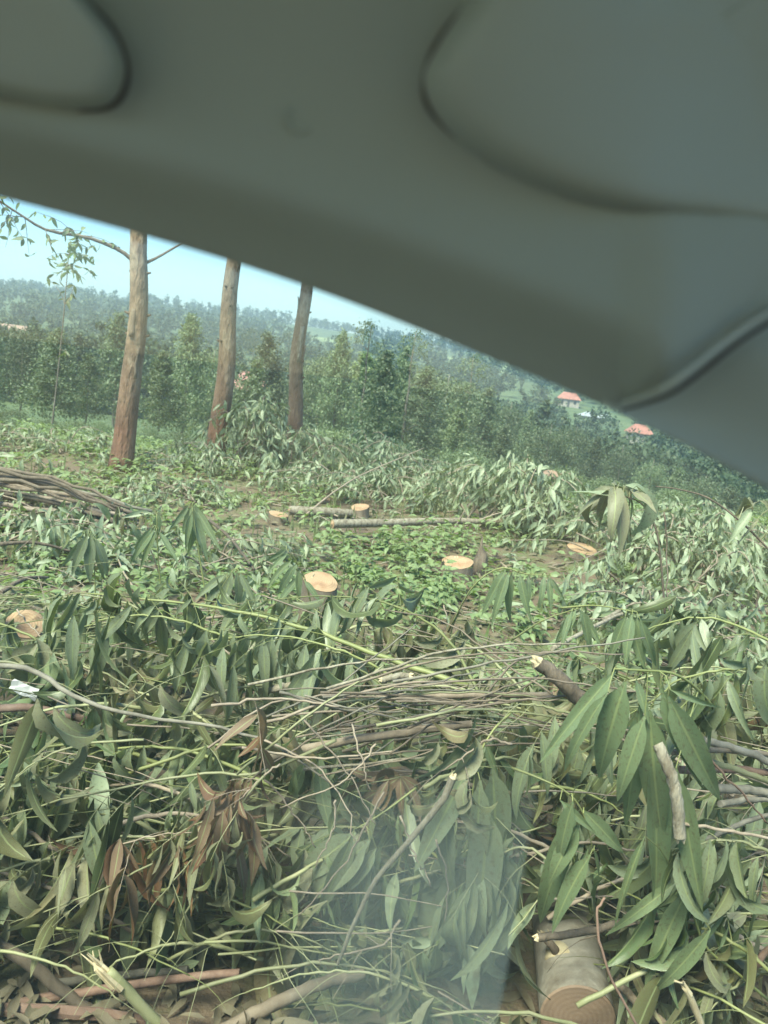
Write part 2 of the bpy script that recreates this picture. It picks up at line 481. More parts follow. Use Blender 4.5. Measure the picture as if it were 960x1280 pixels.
def crown_points(kind, n, r):
    """points inside a unit crown: height 0..1, radius about .22 .. .35"""
    P = []
    if kind == 'cone':
        nb = max(14, n // 55)
        for k in range(nb):
            t = r.random() ** .85
            az = r.random() * 6.283
            ln = (.27 * (1 - t) ** .8 + .015) * r.uniform(.5, 1.3)
            m_ = max(4, int(n / nb * (.5 + (1 - t))))
            s = r.random(m_) ** .42
            x = np.cos(az) * ln * s; y = np.sin(az) * ln * s; z = t + ln * s * .75 - .25 * ln * s ** 3
            sp = .016 + .018 * (1 - t)
            P.append(np.stack([x, y, z], 1) + r.normal(0, sp, (m_, 3)))
    else:
        nb = max(10, n // 90)
        for k in range(nb):
            a = r.normal(0, 1, 3); a /= np.linalg.norm(a)
            c = np.array([a[0] * .30, a[1] * .30, .62 + a[2] * .30]) * r.uniform(.75, 1.1) ** np.array([1, 1, 0])
            m_ = n // nb
            P.append(c + r.normal(0, 1, (m_, 3)) * np.array([.075, .075, .045]))
    return np.concatenate(P)

def crown_mesh(name, kind, n, leaf, mat, seed):
    r = np.random.default_rng(seed)
    P = crown_points(kind, n, r)
    k = len(P)
    D = unit(r.normal(0, .7, (k, 3)) + np.array([0, 0, -.7]))
    Nn = unit(r.normal(0, 1, (k, 3)) + np.array([0, 0, .3]))
    V, Q = [], []
    quads_leaf(P, leaf * r.uniform(.7, 1.5, k), leaf * r.uniform(.2, .34, k), D, Nn, V, Q, 0)
    return mesh_np(name, np.concatenate(V), np.concatenate(Q), mat, smooth=False)

CROWNS = [crown_mesh('crown_cone', 'cone', 6800, .025, M['crown'], 31 + i) for i in range(4)] + \
         [crown_mesh('crown_cone_pale', 'cone', 6000, .026, M['crown_pale'], 41 + i) for i in range(2)]
ROUND = [crown_mesh('crown_round', 'round', 6200, .028, M['crown'], 51 + i) for i in range(2)] + [crown_mesh('crown_round_pale', 'round', 5600, .028, M['crown_pale'], 55)]
SPARSE = [crown_mesh('crown_sparse', 'round', 420, .05, M['crown'], 61 + i) for i in range(2)]
def trunk_unit(seed):
    r = random.Random(seed); mb = MB()
    pts = [V3((r.uniform(-.008, .008), r.uniform(-.008, .008), -.02 + 1.0 * i / 8)) for i in range(9)]
    mb.tube(pts, [.014, .002], 6)
    for k in range(7):
        t = .2 + .1 * k; a = r.uniform(0, 6.28); p = V3((0, 0, t)); l = .16 * (1.1 - t)
        mb.tube([p, p + V3((math.cos(a) * l * .6, math.sin(a) * l * .6, l * .45)), p + V3((math.cos(a) * l, math.sin(a) * l, l * .6))], [.004, .001], 4, cap=False)
    return mb.mesh('trunk', M['bark_grey'])
TRUNKS = [trunk_unit(i) for i in range(3)]

def tree(name, px, py_top, Y, label, cat, group, crowns, seed, width=1.0, crown_lo=.12):
    r = random.Random(seed)
    p = at_y(px, py_top, Y)
    zb = g(p.x, Y) - .1
    h = max(2.5, p.z - zb)
    root = empty(name, (p.x, Y, zb), label, cat, group)
    t = obj('trunk', r.choice(TRUNKS), root); t.scale = (h, h, h * .98)
    c = obj('crown', r.choice(crowns), root)
    hc = h * (1 - crown_lo)
    c.location = (0, 0, h * crown_lo); c.scale = (h * width, h * width, hc / 1.04)
    c.rotation_euler.z = r.uniform(0, 6.28)
    return root

ORD = ['first', 'second', 'third', 'fourth', 'fifth', 'sixth', 'seventh', 'eighth', 'ninth', 'tenth', 'eleventh', 'twelfth', 'thirteenth', 'fourteenth', 'fifteenth', 'sixteenth']
ZONES = [(-200, 140, 'left of the first tall trunk'), (140, 285, 'between the first and second tall trunks'), (285, 375, 'between the second and third tall trunks'),
         (375, 545, 'just right of the third tall trunk'), (545, 700, 'left of the nearer orange roof'), (700, 1300, 'on the right slope under the car trim')]
def zone_labels(items, what):
    """items: list with px first -> unique labels: ordinal from the left inside a zone between the tall trunks"""
    out = {}
    for a, b, zn in ZONES:
        zi = sorted([i for i, it in enumerate(items) if a <= it[0] < b], key=lambda i: items[i][0])
        for k, i in enumerate(zi):
            out[i] = '%s, %s from left %s' % (what, ORD[k], zn)
    return out
T = [(-15, 395, 44, 0), (30, 402, 50, 2), (72, 408, 38, 0), (112, 440, 46, 1), (150, 388, 62, 0), (205, 438, 40, 1), (240, 388, 44, 0), (268, 432, 60, 2),
     (322, 448, 44, 1), (337, 413, 58, 0), (350, 462, 70, 1), (405, 440, 62, 2), (430, 410, 46, 0), (458, 438, 66, 1), (484, 436, 52, 0), (509, 430, 58, 0),
     (534, 455, 56, 0), (562, 462, 66, 2), (588, 478, 80, 1), (612, 482, 74, 0), (640, 498, 92, 2), (665, 510, 86, 0), (690, 526, 78, 2), (722, 528, 96, 2),
     (748, 545, 80, 0), (780, 552, 92, 2), (818, 570, 80, 2), (850, 582, 74, 0), (884, 590, 70, 2), (915, 604, 66, 0), (960, 622, 60, 0), (-70, 400, 50, 0), (100, 415, 75, 0), (575, 510, 50, 1), (632, 530, 56, 0)]
lab = zone_labels(T, 'young eucalyptus tree')
for i, (px, py, Y, k) in enumerate(T):
    tree('eucalyptus_tree', px, py, Y, lab[i], 'tree', 'trees behind the clearing', ROUND if k == 2 else (CROWNS[4:] if k == 1 else CROWNS[:4]), 100 + i, width=[1.0, 1.1, .8][k] * rnd.uniform(.7, 1.25), crown_lo=.08 if k != 2 else .02)
for i, (px, py, Y, lb) in enumerate([(465, 392, 58, 'tall thin tree with a sparse tuft above the treeline, right of the third trunk'), (520, 402, 52, 'tall sparse tree against the sky by the edge of the car trim'), (594, 432, 70, 'sparse treetop poking up beside the pale field'),
                                    (320, 402, 240, 'lone rounded treetop on the skyline between second and third trunks'), (362, 408, 260, 'small treetop on the skyline just left of the third trunk')]):
    tree('sparse_tree', px, py + 4, Y, lb, 'tree', None, SPARSE, 200 + i, width=.34 if i < 3 else .8, crown_lo=.62 if i < 3 else .1)

# bushes at the back edge of the clearing
B = [(-30, 528, 24), (15, 540, 20), (95, 545, 23), (222, 540, 22), (335, 535, 27), (425, 528, 25), (500, 545, 24), (585, 556, 26), (635, 572, 22), (710, 578, 24), (760, 590, 27), (850, 606, 23), (950, 628, 22), (400, 540, 22), (125, 548, 25), (185, 550, 26), (285, 548, 28), (60, 545, 28)]
lab = zone_labels(B, 'green bush')
for i, (px, py, Y) in enumerate(B):
    p = at_y(px, py, Y); zb = g(p.x, Y) - .3; h = max(1.0, p.z - zb)
    root = empty('bush', (p.x, Y, zb), lab[i], 'bush', 'bushes along the edge of the clearing')
    c = obj('foliage', rnd.choice(ROUND[1:] + ROUND[2:] * 2), root); c.scale = (h * 1.35, h * 1.35, h * .9); c.rotation_euler.z = rnd.uniform(0, 6.28)
    t = obj('stem', TRUNKS[i % 3], root); t.scale = (h * 1.2, h * 1.2, h * .8)

# far woods on the hills: one mass
def far_woods():
    r = np.random.default_rng(5)
    tm = []
    for i in range(8):
        kind = 'cone' if i % 3 == 0 else 'round'
        for n, lf in ((300, .085), (80, .17), (560, .058)):
            P = crown_points(kind, n, r); k = len(P)
            D = unit(r.normal(0, .8, (k, 3)) + np.array([0, 0, -.5])); Nn = unit(r.normal(0, 1, (k, 3)))
            V, Q = [], []
            quads_leaf(P, lf * r.uniform(.7, 1.4, k), lf * r.uniform(.25, .45, k), D, Nn, V, Q, 0)
            tm.append((V[0], Q[0]))
    Vs, Qs, off = [], [], 0
    for k in range(3600):
        u = r.random()
        y = 105 + (1250 - 105) * u ** 1.35
        px = r.uniform(-160, 1120)
        x = (px - 480) / FPX * y * 1.02
        big = y < 420
        if 505 < px < 690 and 540 < y < 665 and r.random() < .9: continue
        if 380 < px < 470 and 630 < y < 705 and r.random() < .8: continue
        if any(abs(x - hx) < hw and hy - 75 < y < hy + 12 for hx, hy, hw in HOUSES): continue
        if noise.noise(V3((x * .008, y * .008, 20))) < -.32 and y > 180: continue
        h = r.uniform(6, 12.5) * (1.0 if big else 1.15)
        V, Q = tm[3 * r.integers(8) + (2 if y < 210 else 0 if big else 1)]
        a = r.random() * 6.28; ca, sa = math.cos(a), math.sin(a)
        w = h * r.uniform(.75, 1.1)
        Vv = np.stack([(V[:, 0] * ca - V[:, 1] * sa) * w + x, (V[:, 0] * sa + V[:, 1] * ca) * w + y, V[:, 2] * h + g(x, y) - .3], 1)
        Vs.append(Vv); Qs.append(Q + off); off += len(Vv)
    o = obj('far_woods', mesh_np('far_woods', np.concatenate(Vs), np.concatenate(Qs), M['wood_far'], smooth=False))
    tag(o, 'distant hazy woods covering the hills and valley', 'woods', kind='stuff')

HOUSE_SPEC = [(712, 494, 330, 8.5, 5.5, 'roof_orange', 'small house with a peaked orange tiled roof nearest the pillar crease, higher one'),
              (800, 535, 250, 6.5, 5, 'roof_orange', 'lower house with an orange roof just under the edge of the car trim'),
              (313, 474, 130, 5.5, 4.5, 'roof_pink', 'pinkish roofed house half hidden in trees between the second and third trunks'),
              (8, 410, 230, 19, 8, 'roof_brown', 'long low brown roofed building at the left edge'),
              (745, 518, 300, 11, 6, 'roof_pale', 'pale grey metal roofed building between the two orange roofs'),
              (677, 492, 370, 5, 4, 'roof_pale', 'tiny white building left of the higher orange roof')]
HOUSES = []
for px, py, Y, w, d, rm, lb in HOUSE_SPEC:
    p = at_y(px, py, Y); HOUSES.append((p.x, Y, w * .8))
far_woods()
for (px, py, Y, w, d, rm, lb) in HOUSE_SPEC:
    p = at_y(px, py, Y)                      # middle of the roof
    rh = 2.6 if rm != 'roof_pale' else 1.4
    ze = p.z - rh * .55
    zb = min(g(p.x, Y) - .5, ze - 3)
    root = empty('house', (p.x, Y, zb), lb, 'house')
    root.rotation_euler.z = rnd.uniform(-.3, .3)
    e = ze - zb
    mb = MB(); mb.box((-w / 2, -d / 2, 0), (w / 2, d / 2, e)); mb.build('wall', M['plaster'], root, smooth=False)
    mb = MB(); a, b, k = w / 2 + .6, d / 2 + .6, w / 2 - d * .32
    mb.add([(-a, -b, e - .05), (a, -b, e - .05), (a, b, e - .05), (-a, b, e - .05), (-k, 0, e + rh), (k, 0, e + rh), (-a, -b, e - .25), (a, -b, e - .25), (a, b, e - .25), (-a, b, e - .25)],
           [(0, 1, 5, 4), (1, 2, 5), (2, 3, 4, 5), (3, 0, 4), (6, 7, 1, 0), (7, 8, 2, 1), (8, 9, 3, 2), (9, 6, 0, 3), (9, 8, 7, 6)])
    mb.build('roof', M[rm], root, smooth=False)
    for q in (-.3, .3):
        mb = MB(); mb.box((q * w - .5, -d / 2 - .05, e * .45), (q * w + .5, -d / 2 + .02, e * .8)); mb.build('window', M['pane'], root, smooth=False)
    mb = MB(); mb.box((-.45, -d / 2 - .05, 0), (.45, -d / 2 + .02, min(e * .8, 2.1 + e - 3))); mb.build('door', M['trim_dark'], root, smooth=False)

# ------------------------------------------------------------------ leaf templates
def leaf_template(wd, curve, sickle, fold, wave, twist=0, rows=8, cols=2):
    V, UVs = [], []
    for i in range(rows + 1):
        s = i / rows
        if s < .06: w = .012
        else:
            q = (s - .06) / .94
            w = wd * (math.sin(math.pi * min(1, q ** .62))) ** .85 * (1 - .25 * q) + .004
        if i == rows: w = .002
        for j in range(cols + 1):
            c = j / cols * 2 - 1
            y = c * w
            z = abs(c) * w * fold + wave * math.sin(s * 11 + (1.3 if c > 0 else 0)) * abs(c) * min(1, s * 3)
            a = twist * s
            y, z = y * math.cos(a) - z * math.sin(a), y * math.sin(a) + z * math.cos(a)
            th = curve * s
            cx = s if abs(curve) < 1e-4 else math.sin(th) / curve
            cz = 0 if abs(curve) < 1e-4 else -(1 - math.cos(th)) / curve
            V.append((cx + z * math.sin(th), y + sickle * s * s, cz + z * math.cos(th))); UVs.append((s, j / cols))
    Q = []
    k = cols + 1
    for i in range(rows):
        for j in range(cols):
            a = i * k + j; Q.append((a, a + 1, a + k + 1, a + k))
    return np.array(V), np.array(Q), np.array(UVs)
LT = [leaf_template(.13, .5, .06, .35, .010), leaf_template(.12, 1.0, -.10, .25, .016, .5), leaf_template(.145, .35, .05, .6, .012, -.5),
      leaf_template(.10, .8, .14, .3, .008, .8), leaf_template(.135, .2, -.06, .2, .020, .3), leaf_template(.125, 1.4, .0, .5, .014, -.8),
      leaf_template(.115, -.5, .10, .4, .012, 1.1), leaf_template(.15, .6, -.03, .8, .022, .1)]
LCURL = [leaf_template(.16, 1.9, .1, .7, .035, .9), leaf_template(.15, 2.3, -.1, .3, .04, -1.2), leaf_template(.17, 1.4, .05, .9, .03, 1.6), leaf_template(.14, 2.8, .15, .5, .03, .5)]
LHERO = [leaf_template(.115, .30, .05, .30, .005, .1, 14, 4), leaf_template(.13, .55, -.07, .22, .008, -.25, 14, 4), leaf_template(.105, .45, .12, .35, .004, .35, 14, 4), leaf_template(.125, .15, -.03, .28, .006, .0, 14, 4)]
LMESH = {}
def leaf_mesh(tset, i, mat):
    key = (id(tset), i, mat)
    if key not in LMESH:
        v, q, u = tset[i]
        LMESH[key] = mesh_np('leaf', v, q, M[mat], u)
    return LMESH[key]
def leaf_matrix(p, D, Nn, L, ws=1.0):
    D = V3(D).normalized()
    Nn = V3(Nn); Nn = Nn - D * Nn.dot(D)
    Nn = Nn.normalized() if Nn.length > 1e-5 else D.orthogonal().normalized()
    Y = Nn.cross(D)
    mt = Matrix((D * L, Y * (L * ws), Nn * L)).transposed().to_4x4()
    mt.translation = p
    return mt
def rvec(r): return V3((r.gauss(0, 1), r.gauss(0, 1), r.gauss(0, 1)))

# things that stay uncovered: no leaf of the heap is laid over them (x0, y0, x1, y1 in the picture, distance)
KEEP = [(655, 1150, 768, 1290, 2.35), (0, 1195, 300, 1290, 2.05), (270, 1205, 465, 1290, 2.05), (18, 764, 46, 800, 9), (390, 712, 426, 740, 9), (545, 682, 610, 722, 9), (705, 672, 752, 700, 9),
        (420, 860, 690, 935, 2.5), (660, 815, 745, 890, 2.3), (820, 930, 865, 1060, 1.95), (420, 970, 570, 1205, 2.0)]
def covers(p, D, L):
    return any(_covers(V3(p) + V3(D).normalized() * (L * f)) for f in ((.2, .55, .9) if L else (0,)))
def _covers(q):
    x, y = pix(q)
    for k, (x0, y0, x1, y1, yy) in enumerate(KEEP):
        if x0 < x < x1 and y0 < y < y1 and q.y < yy:
            if k == 10: return abs(x - (566 - (y - 970) * .62)) < 14
            if k == 7: return rnd.random() < .8
            return True
    return False
def make_leaf(parent, base, p, D, Nn, L, ws, r, mat, tset):
    i = r.randrange(len(tset))
    o = obj('leaf', leaf_mesh(tset, i, mat), parent)
    o.matrix_basis = leaf_matrix(V3(p) - base, D, Nn, L, ws)
    return o

def leafdir(r, tdir, side, droop):
    return (tdir * .45 + side * r.uniform(.3, .8) + V3((0, 0, -1)) * droop * r.uniform(.6, 1.4) + rvec(r) * .12).normalized()
def leafnormal(r):
    """hanging blades: face any way round, a little more towards open space and upwards"""
    a = r.uniform(0, 6.283)
    return V3((math.cos(a), math.sin(a) - .5, .55 + r.uniform(-.3, .5)))

def branch(name, label, pts, r0, r1, ntw, nleaf, L, seed, stem='stem_olive', leaf='leaf', group=None, cat='branch', twl=.28, droop=1.1, tset=None, t0=.15, wsr=(.5, .95), twig_mat=None, mix=None, jitter=.002, up=.15, sides=7):
    """cut leafy branch: stem, side twigs, and leaves hanging from every twig"""
    r = random.Random(seed)
    tset = tset or LT
    cur = spline(pts, 22)
    for i in range(1, len(cur)): cur[i] = cur[i] + rvec(r) * jitter
    base = cur[0].copy()
    root = empty(name, base, label, cat, group)
    mb = MB(); mb.tube([c - base for c in cur], [r0, r1], sides, rough=.08, r=r)
    mb.build('stem', M[stem], root)
    for k in range(ntw):
        t = t0 + (1 - t0) * (k + r.uniform(.2, .8)) / ntw
        i = min(int(t * 21), 20)
        p = cur[i].lerp(cur[i + 1], t * 21 - i)
        tan = (cur[i + 1] - cur[i]).normalized()
        side = tan.cross(rvec(r)).normalized()
        side.z = abs(side.z) * .5 * r.choice((1, 1, -.6)); side.normalize()
        if k == ntw - 1: p, side = cur[-1], side * .2
        tl = twl * r.uniform(.6, 1.3) * (1.15 - .5 * t)
        d = (tan * r.uniform(.5, 1.0) + side * .8 + V3((0, 0, up))).normalized()
        tp = [p]
        ns = 7
        for s in range(ns):
            d = (d + V3((0, 0, -.09)) + rvec(r) * .06).normalized()
            tp.append(tp[-1] + d * tl / ns)
        mb = MB(); rr = max(.0011, r1 * .55)
        mb.tube([q - base for q in tp], [rr * 1.15, rr * .5], 5, cap=False)
        tw = mb.build('twig', M[twig_mat or stem], root)
        for q in range(nleaf):
            u = .15 + .85 * (q + r.uniform(.1, .9)) / nleaf
            a = min(int(u * ns), ns - 1)
            lp = tp[a].lerp(tp[a + 1], u * ns - a)
            td = (tp[a + 1] - tp[a]).normalized()
            sd_ = td.cross(V3((0, 0, 1))); sd_ = sd_.normalized() if sd_.length > .1 else V3((1, 0, 0))
            sd_ = sd_ * (1 if q % 2 else -1)
            lm = leaf
            ts = tset
            if mix and r.random() < mix[1]: lm = mix[0]
            if r.random() < (.45 if leaf == 'leaf_olive' else .2) and tset is LT: ts = LCURL
            D = leafdir(r, td, sd_, droop)
            if covers(lp, D, L): continue
            make_leaf(tw, base, lp, D, leafnormal(r), L * r.choice((r.uniform(.45, .8), r.uniform(.8, 1.35), r.uniform(.9, 1.35))), r.uniform(*wsr), r, lm, ts)
    return root

def stick(name, label, pts, r0, r1, mat, group=None, cat='stick', seed=0, sides=8, jit=.0016, n=16, ends=None):
    r = random.Random(seed)
    cur = spline(pts, n)
    for i in range(1, n - 1): cur[i] = cur[i] + rvec(r) * jit
    base = cur[0].copy()
    mb = MB(); mb.tube([c - base for c in cur], [r0 + (r1 - r0) * i / (n - 1) for i in range(n)], sides, rough=.035, r=r, cap=ends is None)
    if ends is None:
        o = mb.build(name, M[mat]); o.location = base
        return tag(o, label, cat, group)
    root = empty(name, base, label, cat, group)
    mb.build('bark', M[mat], root)
    # broken or sawn ends as parts
    for e, (a, b, rad) in enumerate(((0, 1, r0), (-1, -2, r1))):
        if e not in ends: continue
        ax = (cur[a] - cur[b]).normalized(); u_ = ax.orthogonal().normalized(); w_ = ax.cross(u_)
        k = 10; vs = [cur[a] - base + ax * (rad * .35)]
        fs = []
        jag = .9 if ends[e] == 'broken' else .06
        for j in range(k):
            an = 2 * math.pi * j / k
            vs.append(cur[a] - base + (u_ * math.cos(an) + w_ * math.sin(an)) * rad * .99 - ax * rad * .05)
        for j in range(k):
            an = 2 * math.pi * (j + .3) / k
            vs.append(cur[a] - base + (u_ * math.cos(an) + w_ * math.sin(an)) * rad * .55 + ax * rad * jag * r.uniform(.1, 1.6))
        for j in range(k):
            j2 = (j + 1) % k
            fs.append((1 + j, 1 + j2, 1 + k + j2, 1 + k + j)); fs.append((1 + k + j, 1 + k + j2, 0))
        m2 = MB(); m2.add(vs, fs)
        m2.build('broken_end' if ends[e] == 'broken' else 'sawn_end', M['splint' if ends[e] == 'broken' else 'cut'], root, smooth=False)
    return root

# ------------------------------------------------------------------ the three tall trees
def tall_tree(px0, py0, px1, py1, Y, wbase, wtop, label, seed, limbs=()):
    r = random.Random(seed)
    b = at_y(px0, py0, Y); b.z = min(b.z, g(b.x, Y)) - .05
    a = at_y(px1, py1, Y)
    root = empty('tall_tree', b, label, 'tree', 'tall trunks left standing')
    up_ = (a - b)
    top = b + up_ * (11.5 / up_.z)
    n = 44; pts = []; rad = []
    k0 = Y / FPX / 2 * 1.02
    for i in range(n):
        t = i / (n - 1)
        p = b.lerp(top, t) + V3((.06 * math.sin(t * 9 + seed) + .025 * math.sin(t * 31 + seed * 2), .05 * math.cos(t * 7 + seed), 0)) * min(1, t * 6)
        s = (p.z - b.z) / up_.z
        w = wbase + (wtop - wbase) * min(s, 1)
        if s > 1: w = wtop * max(.25, 1 - .35 * (s - 1))
        w *= 1 + .22 * math.exp(-s * 14)
        pts.append(p - b); rad.append(w * k0)
    mb = MB(); mb.tube(pts, rad, 16, rough=.03, r=r); tr = mb.build('trunk', M['trunk'], root)
    for k in range(12):                         # knots and stubs of pruned twigs
        i = r.randrange(6, 26); a_ = r.uniform(2.6, 6.6)
        d = V3((math.cos(a_), math.sin(a_), .25)).normalized()
        p = pts[i] + d * rad[i] * .8
        mb = MB(); mb.tube([p, p + d * rad[i] * .35, p + d * rad[i] * r.uniform(.5, .75)], [rad[i] * .2, rad[i] * .1], 6); mb.build('knot', M['bark_dark'], tr)
    for k in range(9):                          # loose strips of peeling bark
        i = r.randrange(4, 30); a_ = r.uniform(3.3, 6.1); ln = r.uniform(.25, .7); w = r.uniform(.02, .045); vs = []
        for q in range(6):
            ii = min(i + q * ln / 5 / (11.5 / 43), 42); i0 = int(ii); pc = pts[i0].lerp(pts[i0 + 1], ii - i0); rr = rad[i0] * 1.01 + .004 + (.03 * (q / 5) ** 3 if k % 2 else .025 * (1 - q / 5) ** 3)
            aa = a_ + .05 * math.sin(q * 2)
            for o in (-1, 1):
                da = o * w / rad[i0] * (1 - .5 * abs(q / 5 - .5)); vs.append(pc + V3((math.cos(aa + da), math.sin(aa + da), 0)) * rr)
            for o in (1, -1):
                da = o * w / rad[i0] * (1 - .5 * abs(q / 5 - .5)); vs.append(pc + V3((math.cos(aa + da), math.sin(aa + da), 0)) * (rr - .005))
        fs = [(q * 4 + j, q * 4 + (j + 1) % 4, q * 4 + 4 + (j + 1) % 4, q * 4 + 4 + j) for q in range(5) for j in range(4)] + [(3, 2, 1, 0), (20, 21, 22, 23)]
        mb = MB(); mb.add(vs, fs); mb.build('bark_strip', M['bark_brown' if k % 3 else 'bark_pale'], tr)
    for lp, lr, leafy in limbs:
        pp = [at_y(q[0], q[1], Y + q[2]) for q in lp]
        mb = MB(); cur = spline(pp, 14); mb.tube([c - b for c in cur], [lr, lr * .35], 7, rough=.05, r=r)
        lo = mb.build('limb', M['bark_brown'], root)
        if leafy:
            for k in range(14):
                c = cur[r.randrange(6, 14)]
                d = V3((r.gauss(0, 1), r.gauss(0, .7), r.uniform(-.7, .5))).normalized()
                tp = [c]
                for s in range(5):
                    d = (d + V3((0, 0, -.12)) + rvec(r) * .12).normalized(); tp.append(tp[-1] + d * .11)
                mb = MB(); mb.tube([q - b for q in tp], [.006, .002], 4, cap=False); mb.build('twig', M['bark_brown'], lo)
                for q in range(6):
                    sd_ = rvec(r).normalized()
                    make_leaf(lo, b, tp[r.randrange(1, 6)], (sd_ * .8 + V3((0, 0, -.7))).normalized(), rvec(r), r.uniform(.10, .17), 1.5, r, 'crown_pale', LT)
    c = obj('crown', CROWNS[seed % 4], root); c.location = top - b - V3((0, 0, 6.0)); c.scale = (6.5, 6.5, 7.5)
    return root
tall_tree(150, 590, 179, 292, 10.8, 28, 19, 'leftmost tall bare trunk with reddish-brown foot and two thin limbs', 1,
          [([(168, 328, 0), (150, 313, -.1), (110, 297, -.3), (60, 288, -.5), (25, 268, -.7), (-20, 238, -.9)], .030, True), ([(184, 328, 0), (200, 320, 0), (224, 306, .1), (260, 285, .2)], .022, False)])
tall_tree(268, 574, 299, 325, 12.4, 25, 17, 'middle one of the three tall bare trunks, pale brown', 2)
tall_tree(364, 588, 386, 352, 13.6, 20, 14, 'rightmost and thinnest tall bare trunk behind the leafy brush heap', 3)
# thin sapling at the left
def sapling():
    r = random.Random(77)
    pp = [at_y(62, 565, 15), at_y(72, 470, 15), at_y(80, 390, 15), at_y(86, 318, 15)]
    pp[0].z = g(pp[0].x, 15) - .05
    b = pp[0].copy()
    root = empty('sapling', b, 'thin pale sapling pole with a small tuft of leaves, left of the first tall trunk', 'tree')
    cur = spline(pp, 18)
    mb = MB(); mb.tube([c - b for c in cur], [.016, .008], 6, rough=.05); mb.build('trunk', M['bark_grey'], root)
    for k in range(16):
        c = cur[17 - int(abs(r.gauss(0, 1.6)))] if k > 3 else cur[r.randrange(8, 16)]
        d = V3((r.gauss(.35, 1), r.gauss(0, .8), r.uniform(-.2, .9))).normalized(); tp = [c]
        for s in range(5):
            d = (d + V3((0, 0, -.1)) + rvec(r) * .1).normalized(); tp.append(tp[-1] + d * .12)
        mb = MB(); mb.tube([q - b for q in tp], [.006, .002], 4, cap=False); tw = mb.build('twig', M['bark_brown'], root)
        for q in range(7):
            make_leaf(tw, b, tp[r.randrange(1, 6)], rvec(r) * .6 + V3((0, 0, -.6)), rvec(r), r.uniform(.12, .2), 1.4, r, 'crown_pale', LT)
sapling()

# ------------------------------------------------------------------ stumps and logs in the clearing
def stump(px, py, wpx, label, hgt=.16, Y=None, bark='bark_brown', cut='cut', tilt=(.28, 0)):
    """px,py = middle of the sawn face"""
    r = random.Random(int(px * 7 + py))
    p = at_z(px, py, hgt) if Y is None else at_y(px, py, Y)
    rad = wpx / FPX * (p - CAM).dot(fwd) / 2
    zg = g(p.x, p.y)
    b = V3((p.x, p.y, zg - .05)); h = p.z - b.z
    root = empty('tree_stump', b, label, 'stump')
    n = 22; prof = [1 + .06 * math.sin(3 * a + r.uniform(0, 6)) * 1 for a in [0]]
    ph, p2 = r.uniform(0, 6), r.uniform(0, 6)
    def rim(a): return rad * (1 + .05 * math.sin(2 * a + ph) + .04 * math.sin(3 * a + p2) + .015 * math.sin(7 * a))
    rot = Matrix.Rotation(tilt[0], 3, 'X') @ Matrix.Rotation(tilt[1], 3, 'Y')
    vs, fs = [], []
    rows = [(0, 1.28), (.25, 1.1), (.6, 1.02), (1, 1.0)]
    for t, s in rows:
        for j in range(n):
            a = 2 * math.pi * j / n
            q = V3((math.cos(a) * rim(a) * s, math.sin(a) * rim(a) * s, 0))
            if t == 1: q = rot @ q
            vs.append(q + V3((0, 0, h * t)))
    for i in range(3):
        for j in range(n): fs.append((i * n + j, i * n + (j + 1) % n, (i + 1) * n + (j + 1) % n, (i + 1) * n + j))
    mb = MB(); mb.add(vs, fs); mb.build('bark', M[bark], root)
    vs, fs = [], []
    for k, s in enumerate((.985, .6, .25)):
        for j in range(n):
            a = 2 * math.pi * j / n
            vs.append(rot @ V3((math.cos(a) * rim(a) * s, math.sin(a) * rim(a) * s, .003 + (.004 if k else 0) + (.012 if (math.sin(a + ph) > .5 and k == 1) else 0))))
    for i in range(2):
        for j in range(n): fs.append((i * n + j, i * n + (j + 1) % n, (i + 1) * n + (j + 1) % n, (i + 1) * n + j))
    fs.append(tuple(range(2 * n, 3 * n)))
    mb = MB(); mb.add(vs, fs); o = mb.build('cut_face', M[cut], root, V3((0, 0, h)), smooth=False)
    # hinge splinters left by felling
    mb = MB()
    for k in range(5):
        a = ph + k * .12; q = rot @ V3((math.cos(a) * rad * .55, math.sin(a) * rad * .55, 0))
        mb.tube([q + V3((0, 0, -.005)), q + V3((r.uniform(-.01, .01), r.uniform(-.01, .01), r.uniform(.015, .04)))], [.007, .001], 4)
    mb.build('splinter', M['splint'], root, V3((0, 0, h)), smooth=False)
    return root
stump(401, 727, 43, 'fresh pale stump half hidden by leaves at the centre, left of the bright green weeds', .34, tilt=(.34, .10))
stump(572, 703, 38, 'fresh round stump with a dark upright slab beside it', .15, tilt=(.24, -.08))
stump(728, 686, 40, 'low pale stump left of the big curled wilted leaves', .15, tilt=(.15, .05))
stump(348, 643, 24, 'small far stump at the left end of the fallen logs', .09, tilt=(.12, .12))
stump(450, 634, 24, 'small far stump sitting between the two fallen logs', .11, tilt=(.2, -.15))
stump(32, 780, 46, 'tilted orange cut stump at the left edge behind the heap', .42, tilt=(.45, .45))
stump(690, 592, 22, 'dark old weathered stump standing at the back edge of the clearing', .5, bark='bark_dark', cut='cut_old', Y=13)
stump(786, 748, 28, 'little low stump among weeds right of centre', .12)
def ground_pt(px, py, dz=.05):
    p = at_z(px, py, dz); p.z = g(p.x, p.y) + dz
    return p
